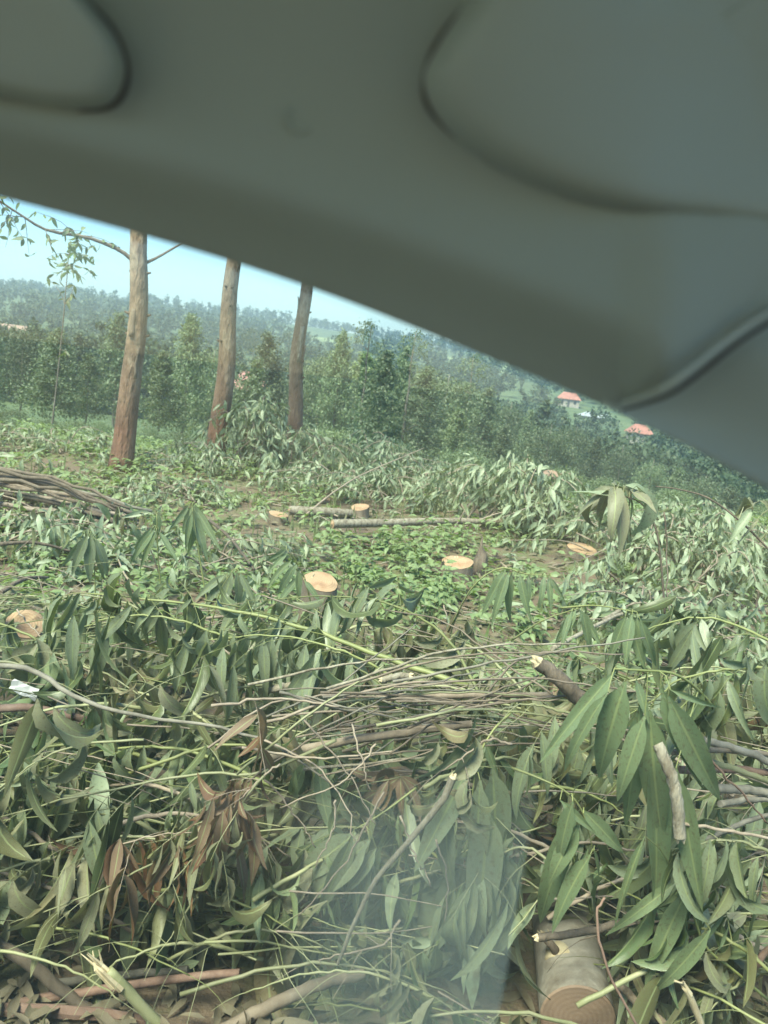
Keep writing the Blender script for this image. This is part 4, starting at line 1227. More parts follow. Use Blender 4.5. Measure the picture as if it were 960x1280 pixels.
# long branches with drooping leaves
branch('long_branch', 'long yellow-green branch running down across the middle of the heap', PX([(585, 858, 2.55), (480, 822, 2.65), (390, 788, 2.75), (300, 765, 2.8), (215, 752, 2.85), (110, 742, 2.9)]), .011, .003, 10, 5, .19, 61, stem='stem_green', twl=.26, t0=.3)
branch('long_branch', 'thin green branch arching along the crest of the heap right of centre', PX([(600, 870, 2.5), (560, 800, 2.7), (500, 760, 2.9), (420, 745, 3.0), (330, 750, 3.1)]), .006, .002, 8, 5, .18, 62, stem='stem_green', t0=.35)
branch('long_branch', 'grey leafless-based branch crossing from the left edge to the twig bundle', PX([(-30, 832, 2.45), (40, 838, 2.45), (90, 870, 2.4), (160, 892, 2.35), (250, 905, 2.3), (340, 930, 2.25), (420, 985, 2.2)]), .010, .003, 7, 4, .17, 63, stem='bark_grey', leaf='leaf_olive', twig_mat='stem_olive', mix=('leaf', .3))
branch('long_branch', 'olive spray of limp leaves on a yellow stem at lower left', PX([(335, 965, 2.1), (270, 1030, 2.05), (200, 1075, 2.0), (120, 1115, 1.97), (40, 1145, 1.95), (-20, 1165, 1.95)]), .004, .0016, 9, 6, .16, 64, stem='stem_olive', leaf='leaf_olive', twl=.2, droop=1.6)
branch('long_branch', 'second olive stem with hanging leaves beside the reddish sticks', PX([(330, 970, 2.0), (280, 1030, 1.97), (230, 1085, 1.95), (185, 1140, 1.93)]), .0035, .0015, 6, 5, .15, 65, stem='stem_olive', leaf='leaf_olive', twl=.17, droop=1.6)
branch('long_branch', 'grey-green branch sloping from the left edge under the dry twigs', PX([(420, 925, 2.2), (330, 965, 2.2), (250, 968, 2.2), (150, 985, 2.15), (60, 1005, 2.1), (-20, 1030, 2.1)]), .006, .002, 8, 5, .19, 66, stem='stem_olive', leaf='leaf', twl=.24, droop=1.5)
branch('long_branch', 'thin stem with hanging leaves along the left edge', PX([(180, 925, 2.1), (110, 930, 2.1), (50, 950, 2.08), (0, 985, 2.05), (-40, 1020, 2.0)]), .004, .0018, 6, 5, .2, 67, stem='stem_olive', leaf='leaf_olive', droop=1.6)
branch('long_branch', 'spray of dead red-brown leaves put in for a warm window reflection at lower left', PX([(350, 955, 2.02), (325, 975, 2.0), (300, 1000, 1.98), (280, 1030, 1.97)]), .003, .0015, 8, 6, .16, 68, stem='twig_dry', leaf='leaf_dead', twl=.16, droop=1.8)  # dead leaf colour stands in for a brown reflection in the window
branch('long_branch', 'dry shoot of dead red-brown leaves added for a warm reflection above the reddish sticks', PX([(95, 1085, 2.08), (140, 1060, 2.08), (190, 1045, 2.08), (240, 1040, 2.08)]), .003, .0015, 8, 6, .16, 69, stem='twig_dry', leaf='leaf_dead', twl=.16, droop=1.6)  # more red-brown leaves added towards the same warm reflection
branch('long_branch', 'yellow-green branch at the lower right corner', PX([(990, 1240, 1.9), (940, 1195, 1.95), (890, 1165, 1.98), (840, 1145, 2.0), (770, 1110, 2.0)]), .006, .0025, 6, 4, .17, 70, stem='stem_green', leaf='leaf_fresh', twl=.2, droop=1.3)
branch('long_branch', 'leafy branch hanging at the right edge above the grey sticks', PX([(1000, 850, 2.1), (950, 835, 2.1), (900, 838, 2.1), (850, 850, 2.1), (810, 880, 2.1)]), .006, .002, 7, 5, .19, 71, stem='stem_green', leaf='leaf', twl=.22, droop=1.5)
branch('long_branch', 'dense leafy branch on the crest at the right edge', PX([(1010, 830, 2.7), (940, 790, 2.75), (870, 772, 2.8), (800, 790, 2.85)]), .007, .002, 8, 5, .19, 72, stem='stem_green', leaf='leaf', twl=.26, droop=1.4)
branch('long_branch', 'leafy branch spread over the crest above the tilted stump', PX([(230, 790, 3.1), (160, 755, 3.15), (90, 745, 3.2), (10, 760, 3.2)]), .006, .002, 8, 5, .2, 73, stem='stem_olive', leaf='leaf', twl=.26, droop=1.6)
branch('long_branch', 'leafy branch hanging below the tilted stump', PX([(290, 800, 2.75), (220, 775, 2.75), (150, 770, 2.75), (85, 790, 2.75)]), .005, .002, 8, 5, .21, 74, stem='stem_green', leaf='leaf', twl=.26, droop=1.7)
branch('long_branch', 'curtain of dark leaves under the yellow-green branch', PX([(500, 850, 2.6), (430, 815, 2.62), (350, 795, 2.65), (260, 800, 2.65)]), .005, .002, 9, 5, .21, 75, stem='stem_green', leaf='leaf', twl=.26, droop=1.8)
branch('long_branch', 'curtain of leaves hanging right of the bundle of dry twigs', PX([(740, 900, 2.2), (690, 885, 2.2), (650, 880, 2.2), (610, 895, 2.2)]), .005, .002, 6, 5, .2, 76, stem='stem_olive', leaf='leaf', twl=.22, droop=1.7)
branch('long_branch', 'green leaves spread on the ground at the bottom centre', PX([(260, 1290, 1.95), (330, 1265, 1.97), (400, 1255, 1.98), (480, 1265, 1.98), (560, 1290, 1.95)]), .005, .002, 7, 4, .17, 77, stem='stem_green', leaf='leaf_fresh', twl=.2, droop=.6)
branch('long_branch', 'leafy dark branch at the right edge beside the near log', PX([(1000, 1090, 2.0), (950, 1060, 2.0), (900, 1050, 2.02), (850, 1060, 2.05)]), .006, .002, 7, 5, .19, 78, stem='stem_olive', leaf='leaf', twl=.22, droop=1.5)
branch('long_branch', 'dark leaves hanging between the glare-streaked middle and the near log', PX([(700, 1090, 2.05), (660, 1060, 2.1), (620, 1070, 2.12), (585, 1100, 2.12)]), .005, .002, 6, 5, .2, 79, stem='stem_olive', leaf='leaf', twl=.22, droop=1.7)
branch('long_branch', 'crumpled pale leaves on a thin stem at the bottom centre', PX([(500, 1150, 2.0), (480, 1180, 1.98), (420, 1195, 1.98), (370, 1210, 1.98)]), .004, .0018, 6, 4, .14, 80, stem='twig_dry', leaf='leaf_olive', twl=.16, droop=1.0, tset=LCURL)
branch('long_branch', 'crumpled dry leaves caught at the top of the pale tan stick', PX([(640, 930, 2.05), (610, 925, 2.03), (580, 945, 2.0), (550, 965, 2.0)]), .004, .0018, 5, 4, .15, 81, stem='twig_dry', leaf='leaf_olive', twl=.14, droop=1.2, tset=LCURL)

# bundle of thin dry twigs across the middle
def bundle():
    r = random.Random(8)
    for k in range(40):
        y0 = r.uniform(2.1, 2.45)
        xa = r.uniform(240, 520); xb = xa + r.uniform(140, 330)
        ya = 900 + r.gauss(0, 34) + (380 - xa) * .12; yb = 888 + r.gauss(0, 34)
        if k % 4 == 0: ya += r.uniform(20, 60)
        if k % 7 == 0: yb -= 30
        pa = at_y(xa, ya, y0); pb = at_y(xb, yb, y0 + .05)
        mid = (pa + pb) / 2 + V3((0, r.uniform(-.03, .03), r.uniform(-.02, .05)))
        stick('dry_twig', 'thin dry brown twig in the bundle lying across the middle of the heap', [pa, mid, pb], r.uniform(.0025, .0055), r.uniform(.0015, .003), r.choice(['twig_dry', 'twig_dry', 'bark_grey', 'bark_brown', 'stem_olive', 'bark_pale']), 'dry twigs bundled across the heap', 'twig', 700 + k, 5, .002)
    for k, pts in enumerate([[(330, 925, 2.2), (390, 955, 2.15), (430, 1000, 2.1), (445, 1050, 2.05)], [(380, 900, 2.2), (430, 960, 2.12), (470, 1030, 2.05)], [(420, 1000, 2.1), (415, 1040, 2.08), (395, 1085, 2.05)], [(440, 905, 2.2), (455, 960, 2.1), (462, 990, 2.1)],
                             [(330, 975, 2.2), (370, 1020, 2.2), (395, 1060, 2.2)], [(500, 1020, 2.1), (520, 1070, 2.1), (540, 1110, 2.1)], [(545, 1050, 2.05), (560, 1100, 2.05), (555, 1170, 2.05)], [(470, 930, 2.15), (430, 975, 2.1), (350, 1010, 2.1)], [(480, 990, 2.1), (430, 1080, 2.05), (360, 1160, 2.05)]]):
        stick('hanging_twig', 'thin dry twig dangling below the bundle', PX(pts), .0035, .0018, 'twig_dry', 'dry twigs dangling below the bundle', 'twig', 750 + k, 5, .003)
bundle()
stick('brown_pole', 'straight brown pole lying under the twig bundle', PX([(470, 872, 2.4), (560, 870, 2.4), (690, 868, 2.45)]), .012, .009, 'bark_brown', None, 'stick', 90)
stick('brown_pole', 'thick weathered stick slanting under the left of the twig bundle', PX([(340, 945, 2.3), (440, 925, 2.32), (545, 910, 2.35), (590, 905, 2.35)]), .015, .012, 'bark_brown', None, 'stick', 91, ends={0: 'broken'})
stick('pale_chunk', 'short pale split piece of wood left of the twig bundle', PX([(335, 862, 2.6), (362, 857, 2.6), (388, 856, 2.6)]), .014, .012, 'bark_pale', None, 'wood', 92, ends={0: 'sawn', 1: 'sawn'})
stick('pale_chunk', 'short pale broken piece of wood above the twig bundle', PX([(478, 850, 2.6), (495, 846, 2.6), (514, 845, 2.6)]), .013, .012, 'bark_pale', None, 'wood', 93, ends={0: 'broken', 1: 'broken'})
stick('broken_stub', 'dark brown broken branch stub pointing up left above the big leaf cluster', PX([(745, 890, 2.2), (720, 868, 2.2), (695, 845, 2.2), (672, 828, 2.2)]), .026, .020, 'bark_dark', None, 'branch', 94, ends={1: 'broken'}, sides=11)
stick('snapped_branch', 'pale snapped branch with a ragged lower end hanging at right', PX([(822, 930, 1.86), (836, 962, 1.84), (846, 1000, 1.83), (850, 1046, 1.83)]), .014, .0155, 'bark_pale', None, 'branch', 95, ends={1: 'broken'}, sides=11)
stick('side_twig', 'thin tan stick running right from the snapped pale branch', PX([(855, 1030, 1.85), (900, 1037, 1.86), (985, 1052, 1.88)]), .0045, .004, 'twig_dry', None, 'stick', 96)
# tan forked stick
stick('tan_stick', 'pale tan crooked stick slanting down the glare-streaked middle of the heap', PX([(566, 972, 1.95), (548, 1008, 1.94), (512, 1052, 1.93), (470, 1100, 1.92), (445, 1150, 1.91), (422, 1205, 1.92)]), .0105, .0045, 'bark_pale', None, 'stick', 97, ends={0: 'broken'})
stick('thick_stick', 'thick grey-brown stick lying at the bottom centre', PX([(255, 1300, 1.9), (330, 1262, 1.93), (390, 1234, 1.97), (455, 1216, 2.0)]), .019, .0165, 'bark_brown', None, 'stick', 98, ends={1: 'sawn'}, sides=12)
stick('lower_stick', 'brown stick slanting in from the left edge at lower left', PX([(-30, 1160, 1.92), (30, 1200, 1.94), (80, 1240, 1.95), (130, 1275, 1.96)]), .017, .016, 'bark_brown', None, 'stick', 99, sides=11)
stick('lower_stick', 'grey stick lying behind the reddish stick at lower left', PX([(-30, 1248, 2.02), (100, 1225, 2.04), (235, 1212, 2.06)]), .014, .011, 'bark_grey', None, 'stick', 100, sides=10)
stick('lower_stick', 'long reddish stick lying across the lower left corner', PX([(-30, 1262, 1.96), (80, 1245, 1.97), (200, 1226, 1.99), (300, 1216, 2.0)]), .014, .011, 'bark_red', None, 'stick', 101, sides=10)
def bark_strip():
    pts = PX([(-30, 1265, 1.86), (60, 1268, 1.87), (130, 1272, 1.88), (185, 1278, 1.89)])
    mb = MB(); cur = spline(pts, 14); b = cur[0].copy(); vs, fs = [], []
    r = random.Random(3)
    for i, c in enumerate(cur):
        w = .017 * (1 - .5 * (i / 13) ** 3)
        for k, (dz, dy) in enumerate(((w, .012), (w * .4, -.004), (-w * .4, -.006), (-w, .010), (-w * .9, .016), (w * .9, .018))):
            vs.append(c - b + V3((0, dy, dz + r.uniform(-.002, .002))))
    for i in range(13):
        for k in range(6): fs.append((i * 6 + k, i * 6 + (k + 1) % 6, (i + 1) * 6 + (k + 1) % 6, (i + 1) * 6 + k))
    fs += [(5, 4, 3, 2, 1, 0), tuple(13 * 6 + k for k in range(6))]
    mb.add(vs, fs); o = mb.build('bark_strip', M['bark_red'], smooth=False); o.location = b
    tag(o, 'curled red-brown strip of bark at the bottom left edge', 'bark')
bark_strip()
def split_wood(label, pts, w, mat, seed, n=5):
    r = random.Random(seed); cur = spline(PX(pts), 12); b = cur[0].copy()
    root = empty('split_branch', b, label, 'wood')
    mb = MB(); mb.tube([c - b for c in cur[3:]], [w * .75, w], 9, rough=.12, r=r); mb.build('bark', M[mat], root)
    for k in range(n):
        o = rvec(r) * w * .5; e = rvec(r) * w * 1.2
        mb = MB(); mb.tube([cur[5] - b + o, cur[2] - b + o * .9, cur[0] - b + e * r.uniform(.3, 1.2) + (cur[0] - cur[2]) * r.uniform(-.4, .4)], [w * .5, w * .3, w * .06], 5, rough=.1, r=r)
        mb.build('splinter', M['splint'], root, smooth=False)
split_wood('split yellow-green branch with a torn upper end at the bottom left', [(112, 1195, 1.86), (140, 1218, 1.86), (170, 1250, 1.87), (215, 1300, 1.88)], .017, 'stem_olive', 5, 6)
split_wood('pale torn splinter of wood standing at the bottom right', [(848, 1222, 1.8), (862, 1245, 1.8), (878, 1285, 1.8)], .010, 'splint', 6, 5)
stick('arched_twig', 'thin arched reddish twig in front of the near sawn log', PX([(756, 1122, 1.85), (746, 1140, 1.84), (750, 1180, 1.82), (768, 1230, 1.8), (800, 1290, 1.78)]), .0032, .0036, 'bark_red', None, 'twig', 102)
stick('dark_stick', 'dark stick lying across the top of the near sawn log', PX([(672, 1172, 2.0), (740, 1163, 2.02), (820, 1140, 2.05)]), .011, .010, 'bark_dark', None, 'stick', 103, ends={0: 'broken'})
stick('dark_stick', 'dark stick leaning right of the near sawn log', PX([(770, 1228, 2.0), (800, 1256, 1.98), (850, 1295, 1.95)]), .012, .012, 'bark_dark', None, 'stick', 104)
stick('corner_stick', 'brown stick poking in at the right edge near the bottom', PX([(990, 1155, 1.95), (958, 1190, 1.97), (938, 1220, 1.98)]), .009, .010, 'bark_red', None, 'stick', 105, ends={1: 'broken'})
for i, (a, b, rr, mt, lb) in enumerate([((880, 925), (990, 965), .0125, 'bark_grey', 'upper grey-green stick at the right edge'), ((870, 948), (990, 990), .011, 'stem_olive', 'second grey-green stick down at the right edge'), ((850, 962), (990, 970), .012, 'bark_red', 'reddish stick behind the grey ones at the right edge'),
                                       ((890, 985), (990, 998), .014, 'bark_grey', 'thick grey stick at the right edge'), ((900, 1005), (990, 1000), .010, 'bark_grey', 'short grey stick below the thick one at the right edge'), ((840, 940), (985, 945), .009, 'bark_brown', 'brown stick at the right edge behind the snapped branch'),
                                       ((880, 1050), (990, 1010), .008, 'bark_grey', 'lowest slanting grey stick at the right edge')]):
    stick('edge_stick', lb, PX([(a[0], a[1], 2.2 - .02 * i), ((a[0] + b[0]) / 2, (a[1] + b[1]) / 2 - 4, 2.2), (b[0], b[1], 2.2 + .01 * i)]), rr, rr * .85, mt, None, 'stick', 110 + i)
stick('grey_stick', 'grey stick at the far left edge under the pale scraps', PX([(-30, 890, 2.5), (40, 885, 2.5), (130, 905, 2.5)]), .016, .012, 'bark_red', None, 'stick', 120)
for i, (pts, lb) in enumerate([([(20, 760, 3.2), (45, 790, 3.1), (75, 800, 3.1)], 'thin dark twig over the tilted stump'), ([(690, 868, 2.3), (640, 835, 2.4), (560, 780, 2.6), (480, 762, 2.8)], 'long brown twig rising from the broken stub to the crest'),
                               ([(320, 905, 2.4), (430, 850, 2.5), (520, 780, 2.7)], 'thin twig crossing the yellow-green branch'), ([(600, 880, 2.4), (660, 820, 2.4), (780, 818, 2.4)], 'thin tan twig running right over the broken stub'),
                               ([(820, 960, 2.1), (850, 900, 2.1), (900, 850, 2.2)], 'thin twig behind the large leaf cluster'), ([(260, 935, 2.2), (340, 880, 2.3), (450, 870, 2.35), (600, 885, 2.3)], 'bent twig along the top of the bundle'),
                               ([(860, 920, 2.0), (920, 985, 2.0), (960, 1030, 2.0)], 'thin reddish twig over the grey sticks at the right edge'), ([(830, 640, 3.6), (834, 700, 3.6), (836, 760, 3.4), (850, 840, 3.0)], 'upright dark stem right of the curled wilted leaves')]):
    stick('loose_twig', lb, PX(pts), .004, .0022, ['twig_dry', 'bark_brown', 'bark_grey', 'twig_dry', 'stem_olive', 'twig_dry', 'bark_red', 'bark_dark'][i], None, 'twig', 130 + i, 6, .003)
# pale scraps at the left
for i, (px, py, lb) in enumerate([(28, 858, 'pale crumpled scrap caught in the heap at the left edge'), (80, 880, 'small white scrap right of the pale crumpled one')]):
    p = at_y(px, py, 2.55); mb = MB(); vs, fs = [], []
    for a in range(6):
        for b in range(4):
            vs.append(((a - 2.5) * (.017 - .007 * i), (b - 1.5) * .013, .012 * noise.noise(V3((a * .9, b * .9, i * 5))) * 2 - a * .008))
    for a in range(5):
        for b in range(3): q = a * 4 + b; fs.append((q, q + 4, q + 5, q + 1))
    mb.add(vs, fs); o = mb.build('paper_scrap', M['paper'], smooth=False); o.location = p; o.rotation_euler = (.6, 0, -.2)
    so_ = o.modifiers.new('thick', 'SOLIDIFY'); so_.thickness = .002
    tag(o, lb, 'scrap')

# ---- near sawn log
def near_log():
    r = random.Random(12)
    a = at_y(702, 1160, 2.45); b = at_y(722, 1272, 2.04)
    a.z = max(a.z, .12)
    root = empty('sawn_log', b, 'thick pale grey log with a sawn end and a stub at the bottom right', 'log')
    ax = (a - b).normalized(); rad = .108
    n, k = 26, 12; u_ = ax.cross(V3((0, 0, 1))).normalized(); w_ = u_.cross(ax)
    vs, fs = [], []
    for i in range(k):
        t = i / (k - 1); c = (a - b) * t * 1.25
        for j in range(n):
            an = 2 * math.pi * j / n
            rr = rad * (.93 + .07 * (1 - t)) * (1 + .02 * math.sin(2 * an + t * 3) + .012 * noise.noise(V3((math.cos(an) * 2, math.sin(an) * 2, t * 5))))
            vs.append(c + (u_ * math.cos(an) + w_ * math.sin(an)) * rr)
    for i in range(k - 1):
        for j in range(n): fs.append((i * n + j, (i + 1) * n + j, (i + 1) * n + (j + 1) % n, i * n + (j + 1) % n))
    fs.append(tuple((k - 1) * n + j for j in range(n)))
    mb = MB(); mb.add(vs, fs); mb.build('bark', M['bark_pale2'], root)
    vs = [(u_ * math.cos(2 * math.pi * j / n) + w_ * math.sin(2 * math.pi * j / n)) * rad * s + ax * d for s, d in ((1.0, 0), (.95, -.004), (.5, -.006)) for j in range(n)]
    fs = [(i * n + j, i * n + (j + 1) % n, (i + 1) * n + (j + 1) % n, (i + 1) * n + j) for i in range(2) for j in range(n)] + [tuple(2 * n + j for j in range(n))]
    mb = MB(); mb.add(vs, fs); mb.build('sawn_end', M['cut_old'], root, smooth=False)
    # stub with a pale collar where bark was torn
    c = (a - b) * .42; d = (w_ * .75 - u_ * .55 * (1 if u_.x > 0 else -1) - ax * .2).normalized()
    p = c + d * rad * .9
    mb = MB(); mb.tube([p - d * .02, p + d * .006, p + d * .013], [.046, .040, .020], 12, rough=.1, r=r); mb.build('torn_collar', M['splint'], root)
    mb = MB(); mb.tube([p, p + d * .035, p + d * .065 - V3((.012, 0, -.01))], [.016, .0125, .0135], 10, rough=.08, r=r); st = mb.build('stub', M['bark_dark'], root)
    mb = MB()
    for q in range(8):
        o = rvec(r) * .006; e = p + d * .065 - V3((.012, 0, -.01))
        mb.tube([e + o - d * .008, e + o * 1.3 + d * r.uniform(.004, .016)], [.004, .001], 4)
    mb.build('broken_tip', M['splint'], st, smooth=False)
M['bark_pale2'] = barkmat('bark_log', [(.13, .10, .075), (.25, .21, .165), (.36, .32, .265), (.40, .36, .31)], 7, (1, 1, 1), .7, .008, .8)
near_log()

# ------------------------------------------------------------------ the car the photograph is taken from
EDGE = [(-900, 40), (-500, 130), (-200, 195), (0, 246), (180, 293), (390, 358), (570, 430), (770, 511), (960, 610), (1150, 725), (1400, 905), (1800, 1240)]
ex, ey = [e[0] for e in EDGE], [e[1] for e in EDGE]
def edge_py(px):
    # smooth interpolation of the edge
    return sum(float(np.interp(px + o, ex, ey)) for o in (-90, -45, 0, 45, 90)) / 5
TOPPY = -760
def liner_depth(px, py):
    """distance forward of the camera at which the lining stands"""
    e = edge_py(px)
    t = (e - py) / (e - TOPPY)
    d = .43 - .05 * ss(0, .10, t) - .17 * max(0, t) ** 1.1
    d -= .02 * math.exp(-((px - 420) / 420) ** 2) * ss(0, .5, t)
    return d
def fpt(px, py, d): return CAM + ray(px, py) * d
def liner():
    root = empty('car_interior', (0, .3, .42), 'grey car cabin lining, pillar trim and side window framing the view', 'car')
    b = V3((0, .3, .42))
    lip = [(770, 511), (800, 502), (840, 486), (880, 456), (920, 424), (960, 398), (1010, 372), (1080, 345), (1180, 322), (1400, 300), (1800, 290)]
    lx, ly = [q[0] for q in lip], [q[1] for q in lip]
    def lip_py(px): return sum(float(np.interp(px + o, lx, ly)) for o in (-20, -10, 0, 10, 20)) / 5
    def bottom(px): return edge_py(px) if px < 775 else min(edge_py(px), lip_py(px))
    cols = list(range(-900, 740, 20)) + list(range(740, 1000, 6)) + list(range(1000, 1421, 20)); rows = 48
    def ld(px, py):
        f = ss(765, 860, px); q = bottom(px) - py; lo = liner_depth(px, py)
        return lo * (1 - f) + f * min(lo + .02, .372 - .016 * ss(0, 120, q) - .03 * ss(100, 500, q))
    # headliner: rolled edge outwards at the window, sheet rising to the roof
    vs, fs = [], []
    for px in cols:
        e = bottom(px)
        f = ss(765, 860, px)
        vs.append(fpt(px, e - 14, .50) - b)
        vs.append(fpt(px, e - 2, .452) - b)
        for k in range(rows + 1):
            t = (k / rows) ** 1.6
            py = e + (TOPPY - e) * t
            lo = liner_depth(px, py)
            q = e - py
            lipd = .372 - .022 * ss(0, 150, q) - .03 * ss(100, 500, q) + .045 * math.exp(-q / 16)
            lo = lo * (1 - f) + f * min(lo + .02, lipd)
            vs.append(fpt(px, py, lo + .014 * math.exp(-t * 60) * (1 - f)) - b)
    nr = rows + 3
    for i in range(len(cols) - 1):
        for j in range(nr - 1):
            a = i * nr + j; fs.append((a, a + nr, a + nr + 1, a + 1))
    mb = MB(); mb.add(vs, fs); mb.build('headliner', M['lining'], root)
    # raised pads (closed, rounded)
    def pad(name, outline, lift, soft, mat, inset=.16, back=.004):
        c = sum((V3((q[0], q[1], 0)) for q in outline), V3((0, 0, 0))) / len(outline)
        cur = spline([V3((q[0], q[1], 0)) for q in outline + outline[:1]], 97)[:-1]
        n = len(cur); vs, fs = [], []
        def lf(px): return 1 - .86 * ss(560, 1120, px) * (px > 500)
        prof = [(1.0, -back), (.997, lift * .08), (.985, lift * .25), (.968, lift * .48), (.948, lift * .70), (.925, lift * .86), (.89, lift * .97), (.84, lift * 1.03), (.7, lift * 1.06), (.4, lift * 1.1), (.1, lift * 1.12)]
        for s, l in prof:
            for q in cur:
                px, py = c.x + (q.x - c.x) * s, c.y + (q.y - c.y) * s
                vs.append(fpt(px, py, ld(px, py) - l * (lf(px) if l > 0 else 1)) - b)
        for i in range(len(prof) - 1):
            for j in range(n): fs.append((i * n + j, i * n + (j + 1) % n, (i + 1) * n + (j + 1) % n, (i + 1) * n + j))
        fs.append(tuple((len(prof) - 1) * n + j for j in range(n)))
        mb = MB(); mb.add(vs, fs); mb.build(name, M[mat], root)
    pad('grab_handle_cover', [(-420, -330), (-200, -380), (-60, -230), (40, -90), (110, 0), (146, 48), (158, 92), (140, 130), (90, 136), (0, 120), (-150, 96), (-350, 40), (-480, -120)], .022, .1, 'trim')
    pad('sun_visor', [(640, -80), (760, -250), (1000, -380), (1200, -420), (1360, -330), (1400, 0), (1360, 240), (1240, 310), (1080, 296), (900, 276), (760, 262), (650, 226), (566, 172), (528, 110), (548, 52)], .030, .1, 'trim')
    # lower pillar trim, a separate moulding tucked behind the rolled lip of the headliner
    cols2 = list(range(752, 1421, 12))
    vs, fs = [], []; rows2 = 16
    for px in cols2:
        top = min(lip_py(px), edge_py(px) - 2) - 14; e = edge_py(px)
        vs.append(fpt(px, e - 14, .50) - b); vs.append(fpt(px, e - 1, .452) - b)
        for k in range(rows2 + 1):
            py = e + (top - e) * k / rows2
            vs.append(fpt(px, py, .438 - .035 * ss(0, 200, e - py)) - b)
    nr = rows2 + 3
    for i in range(len(cols2) - 1):
        for j in range(nr - 1):
            a = i * nr + j; fs.append((a, a + nr, a + nr + 1, a + 1))
    mb = MB(); mb.add(vs, fs); mb.build('pillar_trim', M['trim'], root)
    # dark tubes added as shade at pads and seam, pale one as highlight
    def line(name, pts, r_, mat, off):
        cur = spline([V3((q[0], q[1], 0)) for q in pts], 30)
        P = [fpt(q.x, q.y, ld(q.x, q.y) - off) - b for q in cur]
        mb = MB(); mb.tube(P, [r_ * max(.08, math.sin(math.pi * min(1, .12 + i / 29 * .88)) ** .6) for i in range(30)], 8); mb.build(name, M[mat], root)
    line('visor_shade_strip', [(705, -150), (655, -75), (600, 0), (560, 46), (537, 92), (540, 136), (590, 190)], .0034, 'trim_dark', .002)
    line('handle_shade_strip', [(30, -80), (104, 0), (142, 44), (157, 92), (142, 130), (96, 140)], .0022, 'trim_dark', .001)
    line('seam_shade_strip', [(770, 513), (800, 507), (840, 492), (880, 463), (920, 431), (960, 405), (1010, 379), (1080, 352), (1180, 329)], .0011, 'trim_dark', -.012)
    line('seam_highlight', [(778, 504), (802, 496), (838, 480), (876, 451), (916, 419), (958, 391), (1008, 366), (1080, 339), (1180, 316)], .0018, 'highlight_tone', -.0012)
    # trim clip
    p = fpt(375, 148, liner_depth(375, 148)); d = (CAM - p).normalized(); u_ = d.orthogonal().normalized(); w_ = d.cross(u_)
    vs = [p - b + (u_ * math.cos(a * math.pi / 10) + w_ * math.sin(a * math.pi / 10)) * rr + d * h for rr, h in ((.0065, -.001), (.0062, .0008), (.005, .0006), (.003, -.0012)) for a in range(20)]
    fs = [(i * 20 + j, i * 20 + (j + 1) % 20, (i + 1) * 20 + (j + 1) % 20, (i + 1) * 20 + j) for i in range(3) for j in range(20)] + [tuple(range(60, 80))]
    mb = MB(); mb.add(vs, fs); mb.build('trim_clip', M['lining'], root)
    # roof over the cabin, far side with its window opening, floor and doors
    xs = [fpt(px, TOPPY, liner_depth(px, TOPPY) * (1 - ss(765, 860, px)) + ss(765, 860, px) * min(liner_depth(px, TOPPY) + .02, .326)) for px in cols]
    vs, fs = [], []
    for i, p in enumerate(xs):
        vs += [p - b, V3((p.x, p.y * .5 - .2, max(p.z, 2.12) + .04)) - b, V3((p.x * 1.1, -.55, 2.22)) - b, V3((p.x * 1.1, -.98, 2.10)) - b]
    for i in range(len(xs) - 1):
        for j in range(3): a = i * 4 + j; fs.append((a, a + 4, a + 5, a + 1))
    mb = MB(); mb.add(vs, fs); mb.build('roof_lining', M['lining'], root)
    mb = MB(); mb.box(V3((-1.5, -1.05, 2.27)) - b, V3((.5, .40, 2.30)) - b); mb.build('roof_panel', M['paint'], root, smooth=False)
    def part(name, lo, hi, mat):
        mb = MB(); mb.box(V3(lo) - b, V3(hi) - b); mb.build(name, M[mat], root, smooth=False)
    part('near_door', (-1.4, .40, .62), (1.3, .50, 1.34), 'seat')
    part('far_door', (-1.4, -1.06, .62), (1.3, -.98, 1.40), 'seat')
    part('far_pillar', (-.10, -1.04, 1.402), (.02, -.99, 2.098), 'trim')
    part('cabin_floor', (-1.4, -.978, .55), (1.3, .398, .62), 'trim_dark')
    part('seat_cushion', (-.35, -.62, .622), (.30, .05, .95), 'seat')
    part('seat_back', (-.60, -.60, .70), (-.37, .03, 1.55), 'seat')
    for w in (-1, 1):
        mb = MB(); x = w * 1.05 - .05
        cur = [V3((x + math.cos(a * math.pi / 12) * .34, 0, .33 + .42 + math.sin(a * math.pi / 12) * .34)) - b for a in range(24)]
        for yy, nm in ((.38, 'wheel'), (-.95, 'wheel')):
            m2 = MB(); vs = []
            for (rr, dy) in ((.20, 0), (.33, 0), (.345, .05), (.345, .13), (.33, .18), (.20, .18)):
                vs += [V3((x + math.cos(a * math.pi / 12) * rr, yy + dy - .09, .765 + math.sin(a * math.pi / 12) * rr)) - b for a in range(24)]
            fs = [(i * 24 + j, i * 24 + (j + 1) % 24, (i + 1) * 24 + (j + 1) % 24, (i + 1) * 24 + j) for i in range(5) for j in range(24)] + [tuple(range(23, -1, -1)), tuple(range(120, 144))]
            m2.add(vs, fs); m2.build(nm, M['trim_dark'], root)
    # window pane
    global GLARE_BAND
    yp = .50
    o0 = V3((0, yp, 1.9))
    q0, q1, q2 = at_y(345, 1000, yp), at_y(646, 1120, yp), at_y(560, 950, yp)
    GLARE_BAND = (q0.x, q1.x, q2.z - 1.9)  # bounds of the glare band painted into the pane
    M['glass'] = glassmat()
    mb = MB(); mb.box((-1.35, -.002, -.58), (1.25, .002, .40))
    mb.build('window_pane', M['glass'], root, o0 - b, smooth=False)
liner()

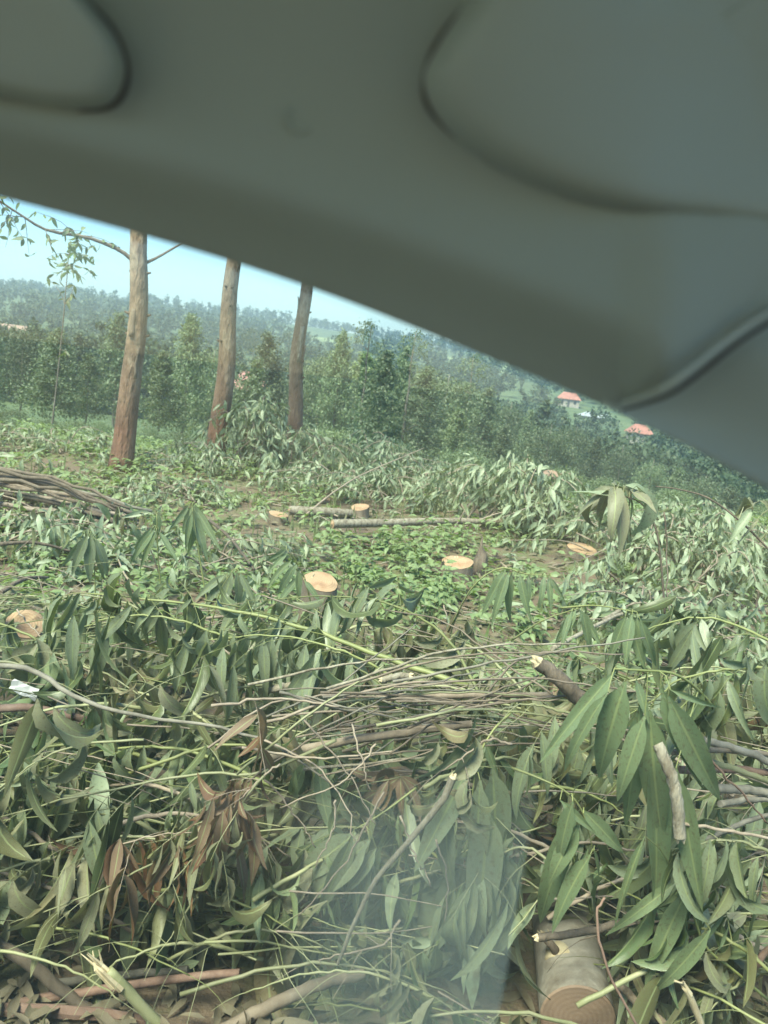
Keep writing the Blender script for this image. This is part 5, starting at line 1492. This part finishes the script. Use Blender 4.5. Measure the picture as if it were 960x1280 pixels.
# ------------------------------------------------------------------ haze
def haze():
    mt, n, p, out = newmat('haze'); n.nodes.remove(p)
    v = N(n, 'ShaderNodeVolumePrincipled'); v.inputs['Color'].default_value = (.66, .87, 1.0, 1); v.inputs['Density'].default_value = HAZE
    v.inputs['Anisotropy'].default_value = .25
    n.links.new(v.outputs[0], out.inputs['Volume'])
    mb = MB(); mb.box((-2600, -120, -45), (2600, 1900, 90))
    o = mb.build('haze', mt, smooth=False)
    tag(o, 'thin blue-grey haze in the air over the valley', 'haze', kind='stuff')
HAZE = .0007
haze()
